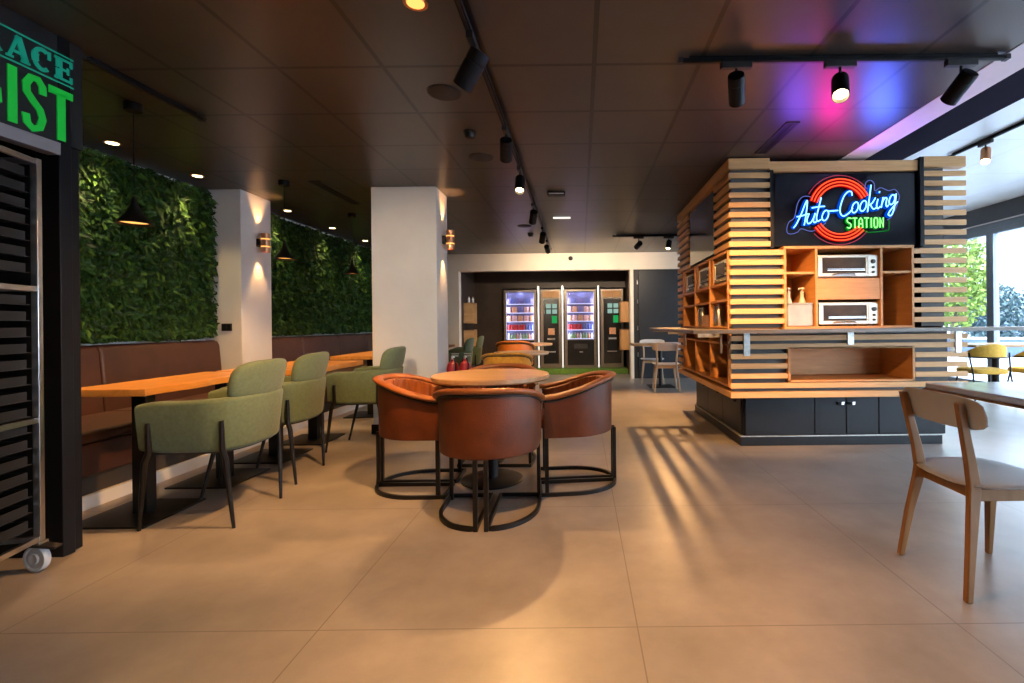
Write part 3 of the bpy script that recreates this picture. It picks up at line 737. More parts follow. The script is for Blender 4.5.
# ------------------------------------------------------------------ toaster ovens
def oven(label, loc, rz):
    W, D, Hh = .545, .36, .215
    t = thing('toaster_oven', label, 'oven', loc, rz, 'toaster ovens in the island niches')
    fr = MB().box(-W/2, W/2, .02, D, .012, Hh)
    obj('body', fr, M['oven_white'], t, bevel=.006)
    # door frame ring
    x0, x1, z0, z1 = -W/2 + .004, W/2 - .095, .018, Hh - .012
    m = MB().box(x0, x1, 0, .02, z0, z0 + .030).box(x0, x1, 0, .02, z1 - .016, z1).box(x0, x0 + .040, 0, .02, z0 + .030, z1 - .016).box(x1 - .016, x1, 0, .02, z0 + .030, z1 - .016)
    d = obj('door', m, M['oven_white'], t, bevel=.003)
    obj('door_glass', MB().box(x0 + .040, x1 - .016, .008, .014, z0 + .030, z1 - .016), M['oven_glass'], d)
    obj('grill_rack', MB().box(x0 + .09, x1 - .02, .002, .008, z0 + .052, z0 + .058).box(x0 + .09, x1 - .02, .004, .007, z0 + .066, z0 + .069), M['steel'], d)
    obj('door_handle', MB().tube([(x0 + .13, .0, z0 + .012), (x0 + .15, -.022, z0 + .018), (x1 - .13, -.022, z0 + .018), (x1 - .11, .0, z0 + .012)], .007), M['chrome'], d)
    obj('control_panel', MB().box(x1 + .004, W/2 - .004, .002, .02, .018, Hh - .012), M['oven_white'], t, bevel=.003)
    for i, (z, r) in enumerate(((.150, .020), (.098, .011), (.055, .011))):
        obj('knob', MB().lathe([(r, 0), (r * .92, .014), (r * .5, .016)], 18).xf(Matrix.Translation((x1 + .048, .002, z)) @ Matrix.Rotation(pi / 2, 4, 'X')), M['knob'], t)
    for sx in (-1, 1):
        for y in (.05, D - .04):
            obj('foot', MB().lathe([(.012, 0), (.014, .012)], 10, (sx * (W/2 - .04), y, 0)), M['knob'], t)
    return t
ov = oven('white toaster oven in the upper middle niche of the island front', (2.40, 4.325, 1.525), 0)
dup(ov, (2.405, 4.325, 1.097), 0, 'white toaster oven in the lower middle niche, just above the ledge')
def loven(label, y):
    o = dup(ov, (1.345, y, 1.515), radians(-90), label); o.scale = (.82, 1, 1.05); return o
loven('toaster oven on the left face of the island, nearest the front corner', 4.64)
loven('toaster oven in the middle niche of the island left face', 5.265)
loven('toaster oven in the farthest niche of the island left face', 5.905)
# shelf items
bx = thing('steel_bin', 'pale frosted square bin in the left front niche, above the ledge', 'container', (1.966, 4.44, 1.097))
obj('bin_body', MB().box(-.116, .116, -.12, .12, 0, .20), M['frost'], bx, bevel=.012, seg=3)
obj('bin_lid', MB().box(-.114, .114, -.122, .122, .20, .212), M['frost'], bx, bevel=.004)
def pump(label, x):
    t = thing('pump_bottle', label, 'bottle', (x, 4.42, 1.309), 0, 'pump bottles on the bin')
    obj('bottle_body', MB().lathe([(.026, 0), (.030, .006), (.028, .02), (.016, .05), (.013, .09)], 16), M['white_plastic'], t)
    obj('collar', MB().lathe([(.017, .09), (.017, .108)], 14), M['white_plastic'], t)
    obj('pump_head', MB().lathe([(.006, .108), (.006, .128), (.022, .128), (.018, .142)], 14).tube([(0, 0, .134), (-.035, -.01, .134), (-.04, -.012, .122)], .006), M['white_plastic'], t)
    return t
pump('white pump bottle on the frosted bin, left of two', 1.905)
pump('white pump bottle on the frosted bin, right of two', 2.03)
for y, lab in ((4.88, 'steel canister standing in the island left face, nearer of two'), (5.52, 'steel canister standing in the island left face, farther of two')):
    t = thing('steel_canister', lab, 'container', (1.40, y, 1.10))
    obj('canister_body', MB().lathe([(.05, 0), (.055, .01), (.055, .17), (.045, .19)], 20), M['steel'], t)
    obj('canister_lid', MB().lathe([(.047, .19), (.047, .205), (.015, .21), (.015, .225)], 20), M['steel'], t)
t = thing('wooden_crate', 'small honey wood box in the middle niche of the island left face', 'box', (1.46, 5.26, 1.10))
obj('crate_walls', MB().box(-.10, -.088, -.15, .15, 0, .12).box(.088, .10, -.15, .15, 0, .12).box(-.088, .088, -.15, -.138, 0, .12).box(-.088, .088, .138, .15, 0, .12), M['slat'], t, bevel=.002)
obj('crate_floor', MB().box(-.087, .087, -.137, .137, .002, .014), M['slat'], t)
t = thing('plate_stack', 'low stack of pale plates in the near niche of the island left face', 'plates', (1.48, 4.62, 1.10))
for k in range(3):
    obj('plate', MB().lathe([(.05, 0), (.10, .012), (.102, .016), (.05, .006)], 24, (0, 0, .014 * k)), M['white_plastic'], t)

# ------------------------------------------------------------------ screens and the neon sign
def tvset(label, loc, rz, w, h, nm='television'):
    t = thing(nm, label, 'screen', loc, rz)
    obj('casing', MB().box(-w/2, w/2, .012, .055, 0, h), M['black'], t, bevel=.006)
    obj('screen_panel', MB().box(-w/2 + .012, w/2 - .012, .004, .012, .014, h - .012), M['tv'], t)
    return t
tvset('wide black glossy screen behind the neon sign on the island front', (2.385, 4.33, 1.818), 0, 1.29, .66)
tvset('black screen set in the left face of the slatted island', (1.34, 5.375, 1.82), radians(-90), 1.10, .66)
ns = thing('neon_sign', 'neon sign with blue script across red rings and green capitals', 'sign', (2.402, 4.322, 2.14))
# lettering drawn in sign units, 1 unit = one pixel of a close-up; scaled to metres
US = .00892 / 5.694; CX, CZ = 502, 338
def S(p): return ((p[0] - CX) * US, (CZ - p[1]) * US)
def smooth_pts(pts, k=6):
    P = [Vector(p) for p in pts]; out = []
    for i in range(len(P) - 1):
        p0, p1, p2, p3 = P[max(i - 1, 0)], P[i], P[i + 1], P[min(i + 2, len(P) - 1)]
        for j in range(k):
            t_ = j / k
            out.append(.5 * ((2 * p1) + (-p0 + p2) * t_ + (2 * p0 - 5 * p1 + 4 * p2 - p3) * t_ ** 2 + (-p0 + 3 * p1 - 3 * p2 + p3) * t_ ** 3))
    out.append(P[-1]); return out
def neon(m, pts, r, y, sm=True, closed=False):
    pp = [S(p) for p in pts]
    if sm: pp = smooth_pts(pp)
    m.tube([(p[0], y, p[1]) for p in pp], r, 8, closed)
def arc(c, r, a0, a1, n=40, sx=1, tilt=0): return [(c[0] + sx * r * cos(radians(a0 + (a1 - a0) * i / n)), c[1] - r * sin(radians(a0 + (a1 - a0) * i / n))) for i in range(n + 1)]
def oval(cx, cy, rx, ry, sl=.25, n=16): return [(cx + rx * cos(2 * pi * i / n + 1) + sl * ry * sin(2 * pi * i / n + 1), cy - ry * sin(2 * pi * i / n + 1)) for i in range(n + 1)]
letters = [
 ('letter_a', [[(182, 442), (200, 420), (228, 362), (250, 308), (262, 288), (260, 325), (250, 395), (243, 428)], [(202, 380), (232, 374), (264, 364)]]),
 ('letter_u', [[(272, 362), (260, 395), (264, 418), (282, 412), (302, 378), (306, 360)], [(306, 360), (296, 398), (302, 414), (320, 402)]]),
 ('letter_t', [[(342, 272), (328, 325), (314, 385), (320, 406), (340, 396)], [(288, 330), (330, 324), (362, 322)]]),
 ('letter_o', [oval(364, 374, 17, 29)]),
 ('hyphen', [[(384, 350), (410, 348), (437, 346)]]),
 ('letter_c', [[(517, 262), (514, 243), (496, 240), (470, 268), (450, 325), (450, 362), (468, 379), (500, 360), (520, 335)]]),
 ('letter_o', [oval(534, 330, 17, 30)]), ('letter_o', [oval(580, 322, 17, 30)]),
 ('letter_k', [[(626, 203), (618, 260), (610, 315), (604, 356)], [(650, 276), (632, 305), (613, 318)], [(620, 313), (636, 340), (652, 334)]]),
 ('letter_i', [[(664, 284), (656, 320), (662, 338), (676, 326)], [(672, 248), (674, 240)]]),
 ('letter_n', [[(694, 274), (682, 332)], [(686, 310), (702, 280), (714, 280), (710, 312), (714, 328), (724, 318)]]),
 ('letter_g', [oval(744, 288, 15, 28), [(768, 254), (762, 300), (752, 350), (737, 378), (722, 372), (736, 346), (776, 300)]]),
]
for nm, strokes in letters:
    m = MB(); j = MB()
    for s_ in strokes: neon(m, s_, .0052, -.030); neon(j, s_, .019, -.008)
    o = obj(nm, m, M['neon_blue'], ns); obj('glow_halo', j, M['neon_blue_halo'], o)  # wide dim tube paints the halo round each letter
C = (455, 340)
for r in (175, 157, 139):
    for a0, a1 in ((27, 162), (214, 318)):
        m = MB(); neon(m, arc(C, r, a0, a1), .0048, -.020, False); o = obj('red_ring', m, M['neon_red'], ns)
        j = MB(); neon(j, arc(C, r, a0, a1), .0115, -.004, False); obj('glow_halo', j, M['neon_red_halo'], o)
m = MB(); neon(m, arc(C, 198, 36, 152), .003, -.002, False); neon(m, arc(C, 198, 222, 322), .003, -.002, False); obj('acrylic_edge', m, M['acrylic_red'], ns)
m = MB()
neon(m, [(300, 275), (285, 262), (245, 262), (215, 300), (195, 380), (165, 405), (152, 440), (155, 468), (180, 474), (212, 464), (235, 445), (290, 460), (340, 440), (375, 412)], .003, -.004)
neon(m, [(600, 225), (606, 185), (632, 172), (654, 192), (658, 232), (690, 215), (735, 232), (772, 226), (796, 262), (785, 312), (768, 350), (748, 385), (726, 400)], .003, -.004)
obj('acrylic_edge', m, M['acrylic_blue'], ns)
w0 = 487; lw = 33
st_l = {'S': [[(26, 392), (12, 389), (3, 398), (5, 412), (21, 422), (24, 437), (14, 447), (2, 442)]], 'T': [[(0, 391), (26, 391)], [(13, 391), (13, 447)]],
        'A': [[(2, 447), (4, 402), (13, 390), (22, 402), (24, 447)], [(4, 424), (22, 424)]], 'I': [[(6, 390), (6, 447)]],
        'O': [[(13, 390), (4, 398), (4, 438), (13, 447), (22, 438), (22, 398), (13, 390)]], 'N': [[(3, 447), (3, 391), (22, 445), (22, 390)]]}
xx = w0
for ch in 'STATION':
    m = MB(); j = MB()
    for s_ in st_l[ch]:
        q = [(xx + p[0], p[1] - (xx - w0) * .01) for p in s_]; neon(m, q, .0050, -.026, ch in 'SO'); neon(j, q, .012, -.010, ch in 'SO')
    o = obj('letter_' + ch.lower(), m, M['neon_green'], ns); obj('glow_halo', j, M['neon_green_halo'], o)
    xx += 19 if ch == 'I' else lw + .4
m = MB(); neon(m, [(490, 456), (600, 462), (620, 470), (720, 462), (735, 450), (736, 400)], .003, -.004); obj('acrylic_edge', m, M['neon_green_halo'], ns)
for x in (-.42, .42):
    obj('standoff', MB().lathe([(.008, 0), (.008, .02)], 8).xf(Matrix.Translation((x * .9, .012, .02)) @ Matrix.Rotation(pi / 2, 4, 'X')), M['chrome'], ns)
# ------------------------------------------------------------------ lights
def spot(loc, tgt, e, col=(1, .66, .34), size=70, blend=.7, r=.03):
    l = bpy.data.lights.new('spot_lamp', 'SPOT'); l.energy = e * 2.6; l.color = col; l.spot_size = radians(size); l.spot_blend = blend; l.shadow_soft_size = r
    o = bpy.data.objects.new('spot_lamp', l); COL.objects.link(o); o.location = loc
    o.rotation_euler = (Vector(tgt) - Vector(loc)).to_track_quat('-Z', 'Y').to_euler(); return o
def point(loc, e, col, r=.03):
    l = bpy.data.lights.new('lamp', 'POINT'); l.energy = e; l.color = col; l.shadow_soft_size = r
    o = bpy.data.objects.new('lamp', l); COL.objects.link(o); o.location = loc; return o
WARM = (1, .52, .185)
def track(label, x0, y0, x1, y1, z, w=.030):
    L = sqrt((x1 - x0) ** 2 + (y1 - y0) ** 2)
    t = thing('light_track', label, 'track', ((x0 + x1) / 2, (y0 + y1) / 2, z), atan2(y1 - y0, x1 - x0))
    obj('rail', MB().box(-L/2, L/2, -w/2, w/2, -.034, -.012), M['black'], t, bevel=.003); obj('ceiling_mount', MB().box(-L/2 + .05, L/2 - .05, -w/4, w/4, -.012, 0), M['black'], t)
    for s in (-1, 1): obj('end_cap', MB().box(s * L/2 - .012, s * L/2 + .012, -w/2 - .003, w/2 + .003, -.036, -.010), M['dark_plastic'], t)
    obj('groove', MB().box(-L/2 + .02, L/2 - .02, -.006, .006, -.0365, -.034), M['black_metal'], t)
    return t
def track_spot(label, x, y, z, tgt, e, lit=True, along_x=True, size=62, sc=1.0, mt='black', col=None):
    """z: underside of rail"""
    t = thing('track_spotlight', label, 'spotlight', (x, y, z), 0, 'track spotlights')
    dx, dy = (.085, .017) if along_x else (.017, .085)
    obj('adapter', MB().box(-dx, dx, -dy, dy, -.035, 0), M['dark_plastic'], t, bevel=.003)
    obj('stem', MB().tube([(0, 0, -.035), (0, 0, -.105)], .008), M['dark_plastic'], t)
    d = (Vector(tgt) - Vector((x, y, z - .14))).normalized()
    q = d.to_track_quat('-Z', 'Y').to_matrix().to_4x4(); T = Matrix.Translation((0, 0, -.135)) @ q
    R, L = .045 * sc, .17 * sc
    h = obj('lamp_head', MB().lathe([(R * .55, L * .42), (R * .95, L * .40), (R, L * .36), (R, L * .12), (R * .97, L * .11), (R * .97, L * .09), (R, L * .08), (R, -L * .58), (R * .9, -L * .6), (R * .86, -L * .55), (R * .8, -L * .42), (.001, -L * .40)], 24).xf(T), M[mt], t)
    obj('lens', MB().lathe([(R * .78, -L * .435), (R * .78, -L * .43)], 20).xf(T), M['lamp_warm'] if lit else M['speaker'], h)
    if e:
        p = Vector((x, y, z - .135)) + d * (L * .66)
        spot(p, Vector(tgt), e, col or WARM, size, 1.0, R * .7)
    return t
ZR = H - .034
track('long black track along the ceiling, running away from the camera', -.53, 1.2, -.57, 9.3, H)
track_spot('large black track spotlight at the top, nearest on the long ceiling track', -.53, 2.43, ZR, (-2.0, 3.3, .5), 110, False, False, 80, sc=1.15)
track_spot('second black spotlight along the long ceiling track', -.54, 3.56, ZR, (-.98, 6.1, .55), 95, True, False, 34)
track_spot('glowing spotlight on the long ceiling track, third from the camera', -.55, 4.45, ZR, (-.5, 3.3, .5), 60, True, False, 84)
track_spot('fourth black spotlight along the long ceiling track', -.56, 5.8, ZR, (-1.15, 8.15, .55), 110, False, False, 44)
track_spot('fifth black spotlight along the long ceiling track', -.56, 7.2, ZR, (-1.05, 9.2, .8), 60, False, False)
track_spot('black spotlight farthest along the long ceiling track, by the back wall', -.57, 8.3, ZR, (-.4, 9.95, 1.7), 55, False, False, 130, col=(1, .78, .55))
track_spot('added unseen spotlight on the long track, lighting the lower island front', -.53, 1.75, ZR, (1.75, 4.3, .75), 75, True, False, 46)  # added out of view to light the slats below the ledge
track_spot('black spotlight on the long track, above and behind the frame top', -.53, 1.45, ZR, (-.05, 1.95, 0), 95, True, False, 92)
track('black track across the ceiling in front of the island', .565, 2.67, 2.37, 2.67, H)
track_spot('black spotlight pointing down, leftmost on the track in front of the island', .875, 2.67, ZR, (1.55, 4.6, 1.15), 120, False)
track_spot('glowing spotlight facing the camera on the track in front of the island', 1.45, 2.67, ZR, (.75, 1.3, .3), 26, True)
track_spot('black tilted spotlight, rightmost on the track in front of the island', 2.12, 2.67, ZR, (1.8, 4.5, 1.1), 55, False)
track('short black track near the back wall, left of the island', .55, 8.0, 1.75, 8.0, H)
track_spot('black spotlight on the short far track, left of the glowing one', .97, 8.0, ZR, (.4, 9.95, 1.9), 50, False, size=130, col=(1, .78, .55))
track_spot('glowing spotlight on the short far track beside the island', 1.47, 8.0, ZR, (.82, 6.6, .0), 165, True, size=86)
track('black track on the pale raised ceiling at the right', 4.3, 2.5, 4.3, 5.6, HR)
track_spot('brass-lit spotlight on the pale ceiling, right of the island', 4.3, 5.1, HR - .034, (3.4, 4.2, .6), 30, True, False, mt='copper')
track('added black track out of frame, carrying the fill spotlights', -1.9, 1.5, -.9, 1.5, H)  # added unseen track, its spots are fill light for column and armchairs
track_spot('added fill spotlight out of frame, lighting the white column', -1.5, 1.5, ZR, (-1.87, 5.1, 1.4), 85, True, size=46, col=(1, .80, .58))
track_spot('added fill spotlight out of frame, lighting the nearest green armchairs', -1.1, 1.5, ZR, (-2.2, 3.2, .7), 38, True, size=70)
# recessed downlights by the plant wall
for i, (y, lab) in enumerate(((3.82, 'recessed downlight nearest the camera, above the plant wall'), (4.67, 'recessed downlight just left of the pilaster top'),
                              (6.1, 'recessed downlight just right of the pilaster, above the far plant wall'), (7.2, 'recessed downlight fourth along the plant wall'), (8.3, 'recessed downlight beside the white column, farthest along the plant wall'))):
    t = thing('downlight', lab, 'ceiling light', (-3.70, y, H), 0, 'recessed downlights')
    obj('trim_ring', MB().lathe([(.040, -.002), (.052, -.006), (.056, -.003), (.056, 0)], 28, caps=False), M['copper'], t)
    obj('diffuser', MB().lathe([(.040, -.004), (.040, -.001)], 24), M['lamp_down'], t)
    spot((-3.70, y, H - .02), (-3.80, y, 0), 17, (1, .74, .34), 84, 1, .04)
t = thing('downlight', 'small glowing downlight at the top edge of the photo, left of the track', 'ceiling light', (-.74, 2.2, H), 0, 'recessed downlights')
obj('trim_ring', MB().lathe([(.040, -.002), (.052, -.006), (.056, -.003), (.056, 0)], 28, caps=False), M['copper'], t)
obj('diffuser', MB().lathe([(.040, -.004), (.040, -.001)], 24), M['lamp_soft'], t)
# pendants
def pendant(label, x, y):
    t = thing('pendant_lamp', label, 'lamp', (x, y, H), 0, 'copper-lined pendant lamps')
    zb = 1.825 - H
    obj('canopy', MB().lathe([(.045, -.05), (.05, -.045), (.05, 0)], 20), M['black'], t)
    obj('cord', MB().tube([(0, 0, -.05), (0, 0, zb + .17)], .003, 6), M['black'], t)
    s = obj('lamp_shade', MB().lathe([(.012, zb + .18), (.016, zb + .15), (.022, zb + .12), (.045, zb + .07), (.098, zb), (.094, zb), (.042, zb + .068), (.018, zb + .115), (.010, zb + .14)], 32), M['black_metal'], t, smooth=50)
    obj('glowing_lining', MB().lathe([(.093, zb + .003), (.042, zb + .062)], 32, caps=False), M['lamp_soft'], s)  # bulb light on the inside of the shade, put in as emission
    spot((x, y, H + zb + .045), (x, y, 0), 22, (1, .55, .22), 120, .8, .03)
    return t
pendant('dark cone pendant lamp nearest the camera, in front of the plant wall', -2.92, 3.16)
pendant('dark cone pendant lamp beside the pilaster wall light', -2.98, 4.86)
pendant('dark cone pendant lamp farthest away, left of the white column', -2.98, 6.3)
# wall sconces
def sconce(label, x, y, z):
    t = thing('wall_sconce', label, 'wall light', (x, y, z), 0, 'copper up-and-down wall lights')
    obj('wall_plate', MB().box(0, .03, -.03, .03, -.045, .045), M['black'], t, bevel=.003)
    b_ = obj('tube_body', MB().lathe([(.038, -.105), (.044, -.105), (.044, .105), (.038, .105)], 28, (.085, 0, 0), caps=False).lathe([(.038, .105), (.038, -.105)], 28, (.085, 0, 0), caps=False), M['copper'], t)
    for z0 in (-.05, .035): obj('lit_band', MB().lathe([(.0448, z0), (.0448, z0 + .012)], 28, (.085, 0, 0), caps=False), M['lamp_soft'], b_)
    obj('arm', MB().box(.03, .045, -.02, .02, -.02, .02), M['black'], t)
    for s in (-1, 1):
        obj('lens', MB().lathe([(.036, -.002), (.036, .002)], 20, (.085, 0, s * .06)), M['lamp_sconce'], t)
        spot((x + .060, y, z + s * .115), (x + .035, y, z + s * 1.0), 10, (1, .52, .19), 60, .8, .008)
    return t
sconce('copper wall light on the pilaster between the plant walls', -3.61, 5.40, 2.085)
sconce('copper wall light on the right side of the white column', -1.52, 5.33, 2.085)
# ------------------------------------------------------------------ ceiling fittings
def disc(nm, lab, cat, x, y, r, th=.008, m='speaker'):
    t = thing(nm, lab, cat, (x, y, H))
    obj('grille', MB().lathe([(r * .9, -th), (r, -th * .5), (r, 0)], 36), M[m], t)
    obj('rim', MB().lathe([(r, -.001), (r + .006, -.004), (r + .008, 0)], 36, caps=False), M['dark_plastic'], t)
disc('ceiling_speaker', 'round flush ceiling speaker left of the nearest track spotlight', 'speaker', -.85, 3.05, .10)
disc('ceiling_speaker', 'round flush ceiling speaker left of the second track spotlight', 'speaker', -.86, 4.23, .10)
disc('ceiling_speaker', 'round flush ceiling speaker farthest down the room', 'speaker', -.83, 7.2, .10)
def smoke(lab, x, y):
    t = thing('smoke_detector', lab, 'detector', (x, y, H))
    obj('base', MB().lathe([(.05, -.014), (.05, 0)], 24), M['dark_plastic'], t)
    obj('sensor_cap', MB().lathe([(.018, -.055), (.034, -.05), (.042, -.03), (.042, -.014)], 24), M['dark_plastic'], t)
smoke('dark smoke detector between the first two spotlights of the long track', -.83, 3.67)
smoke('dark smoke detector farther down the long track', -.80, 7.8)
def slot(lab, x, y0, y1, w=.09):
    t = thing('air_vent', lab, 'vent', (x, (y0 + y1) / 2, H)); h = (y1 - y0) / 2
    obj('vent_frame', MB().box(-w/2, -w/2 + .012, -h, h, -.008, 0).box(w/2 - .012, w/2, -h, h, -.008, 0).box(-w/2, w/2, -h, -h + .012, -.008, 0).box(-w/2, w/2, h - .012, h, -.008, 0), M['dark_plastic'], t)
    obj('vent_slats', MB().box(-w/2 + .012, -.004, -h + .012, h - .012, -.005, -.001).box(.004, w/2 - .012, -h + .012, h - .012, -.005, -.001), M['black'], t)
slot('dark linear air vent in the ceiling above the island screen', 1.58, 3.55, 4.2, .10)
slot('dark linear air vent in the ceiling right of the pilaster', -2.68, 4.87, 5.8, .12)
track('black linear rail on the ceiling beside the green lettered sign', -2.64, 2.56, -2.62, 3.35, H, .03)
t = thing('ceiling_light_box', 'small dark box on the ceiling near the middle, right of the long track', 'light', (-.26, 5.4, H))
obj('box', MB().box(-.10, .10, -.04, .04, -.035, 0), M['dark_plastic'], t, bevel=.004)
obj('light_fixing', MB().box(-.03, .03, -.03, .03, -.002, .004), M['dark_plastic'], t)
obj('strip', MB().box(-.085, .085, -.044, -.04, -.026, -.012), M['white_plastic'], t)
t = thing('light_bar', 'thin white lit bar on the ceiling right of the long track', 'light', (-.25, 6.65, H))
obj('diffuser_bar', MB().box(-.12, .12, -.03, .03, -.014, -.002), M['led_white'], t)
obj('light_mount', MB().box(-.12, .12, -.032, .032, -.002, 0), M['white_plastic'], t)
t = thing('dome_camera', 'small white dome camera high on the back wall', 'camera', (-.2, 9.97, 2.50))
obj('mount', MB().lathe([(.055, 0), (.055, .03)], 20).xf(Matrix.Translation((0, .03, 0)) @ Matrix.Rotation(pi / 2, 4, 'X')), M['white_plastic'], t)
obj('dome', MB().superq(.045, .04, .045, 1, 1, ctr=(0, -.01, 0)), M['dark_plastic'], t)
# small things on walls
t = thing('wall_socket', 'black double socket on the front of the pilaster', 'socket', (-3.765, 5.13, 1.145))
obj('plate', MB().box(-.055, .055, -.012, 0, -.04, .04), M['dark_plastic'], t, bevel=.003)
obj('insert', MB().box(-.045, -.004, -.015, -.012, -.03, .03).box(.004, .045, -.015, -.012, -.03, .03), M['black'], t)
for k, (x, lab) in enumerate(((-1.445, 'red fire extinguisher beside the white column, left of two'), (-1.31, 'red fire extinguisher beside the white column, right of two'))):
    t = thing('fire_extinguisher', lab, 'fire extinguisher', (x, 5.42 + .02 * k, 0), 0, 'red fire extinguishers')
    obj('stand', MB().lathe([(.06, 0), (.06, .02), (.02, .03), (.02, .20), (.06, .215)], 20), M['black_metal'], t)
    obj('cylinder', MB().lathe([(.060, .215), (.066, .225), (.066, .66), (.055, .71), (.025, .735), (.022, .76)], 28), M['red'], t)
    obj('label_band', MB().lathe([(.0665, .52), (.0665, .58)], 28, caps=False), M['white_plastic'], t)
    obj('valve', MB().lathe([(.02, .76), (.02, .79)], 12).box(-.012, .06, -.01, .01, .79, .80).box(-.012, .065, -.01, .01, .815, .823), M['steel'], t)
    obj('hose', MB().tube([(.02, -.03, .775), (.05, -.075, .72), (.05, -.08, .5), (.04, -.075, .32)], .009), M['black'], t)
# ------------------------------------------------------------------ vending recess
def vend(label, x0, x1):
    yf = 11.3; W = x1 - x0
    t = thing('vending_machine', label, 'vending machine', ((x0 + x1) / 2, yf, .116)); h = W / 2; T = 1.84
    m = MB().box(-h, -h + .06, 0, .16, 0, T).box(h - .06, h, 0, .16, 0, T).box(-h + .06, h - .06, 0, .16, 1.79, T).box(-h + .06, h - .06, 0, .16, 0, .66).box(-h, h, .14, .16, 0, T)
    obj('cabinet', m, M['vend_metal'], t, bevel=.004)
    obj('lower_panel', MB().box(-h + .065, h - .065, -.006, -.001, .06, .65), M['screen_dark'], t)
    obj('back_panel', MB().box(-h + .062, h - .062, .125, .138, .665, 1.785), M['vend_back'], t)
    for k in range(5):
        z = .685 + k * .205
        s = obj('shelf', MB().box(-h + .062, h - .062, .01, .124, z - .012, z), M['steel'], t)
        obj('shelf_light', MB().box(-h + .062, h - .062, .004, .009, z - .012, z + .004), M['led_blue'], s)
    obj('display_glass', MB().box(-h + .061, h - .061, -.004, -.0005, .665, 1.785), M['vglass'], t)
    obj('product_hatch', MB().box(-.16, .16, -.012, -.007, .45, .56), M['dark_plastic'], t)
    obj('lock', MB().box(-.03, .05, -.012, -.007, .36, .38), M['steel'], t)
    point(((x0 + x1) / 2, yf + .03, .116 + 1.76), .9, (.62, .66, 1), .02)
    for s in (-1, 1):  # added glowing strips and area lamps that brighten the goods
        obj('added_side_light', MB().box(s * (h - .066) - .004, s * (h - .066) + .004, .002, .008, .69, 1.76), M['led_blue'], t)
        l = bpy.data.lights.new('added_case_lamp', 'AREA'); l.shape = 'RECTANGLE'; l.size = .02; l.size_y = 1.05; l.energy = 2.6; l.color = (.74, .76, 1)
        o = bpy.data.objects.new('added_case_lamp', l); COL.objects.link(o); o.location = ((x0 + x1) / 2 + s * (h - .075), yf + .012, .116 + 1.22)
        d_ = Vector((-s, .35, 0)).normalized(); o.matrix_world = Matrix.Translation(o.location) @ Matrix((Vector((0, 0, 1)).cross(-d_), (0, 0, 1), -d_)).transposed().to_4x4()
    return t
vend('snack vending machine with a lit blue window, leftmost in the recess', -1.81, -1.04)
vend('snack vending machine with a lit blue window, between the two drink machines', -.385, .365)
def drinks(label, x0, x1):
    yf = 11.3; W = x1 - x0
    t = thing('drinks_machine', label, 'vending machine', ((x0 + x1) / 2, yf, .116)); h = W / 2; T = 1.84
    obj('cabinet', MB().box(-h, h, .0, .16, 0, T), M['vend_metal'], t, bevel=.005)
    obj('front_panel', MB().box(-h + .07, h - .05, -.012, -.001, .10, 1.62), M['screen_dark'], t, bevel=.004)
    obj('header_panel', MB().box(-h + .05, h - .04, -.010, -.001, 1.65, 1.80), M['box_wood'], t)
    s = obj('touch_screen', MB().box(-h + .09, h - .07, -.018, -.012, 1.02, 1.52), M['screen_dark'], t)
    for i in range(2):
        for j in range(2):
            obj('screen_tile', MB().box(-.10 + .14 * i, .01 + .14 * i, -.021, -.018, 1.27 + .13 * j, 1.37 + .13 * j), M['screen_pale'], s)
    obj('screen_panel', MB().box(.03, .15, -.021, -.018, 1.05, 1.22), M['screen_green'], s)
    obj('cup_picture', MB().box(-.06, .09, -.016, -.012, .78, .93).superq(.03, .006, .04, .6, .6, ctr=(.05, -.018, .85)), M['pack_tan'], t)
    obj('cup_bay', MB().box(-.11, .11, -.016, -.012, .40, .62), M['black'], t)
    obj('drip_tray', MB().box(-.11, .11, -.05, -.012, .37, .39), M['steel'], t)
    obj('coin_plate', MB().box(-.08, .10, -.016, -.012, .66, .70), M['steel'], t)
    return t
drinks('drinks machine with a green-lit touch screen, left of two', -.95, -.47)
drinks('drinks machine with a green-lit touch screen, right of two', .46, .99)
for x, lab in ((-.99, 'white light strip between leftmost vending machine and its drinks machine'), (-.43, 'white light strip in the middle of the vending recess'), (.41, 'white light strip left of the right-hand drinks machine')):
    t = thing('light_strip', lab, 'light', (x, 11.27, .116))
    obj('profile', MB().box(-.022, .022, 0, .02, 0, 1.92), M['steel'], t)
    obj('diffuser', MB().box(-.014, .014, -.008, 0, .01, 1.91), M['led_white'], t)
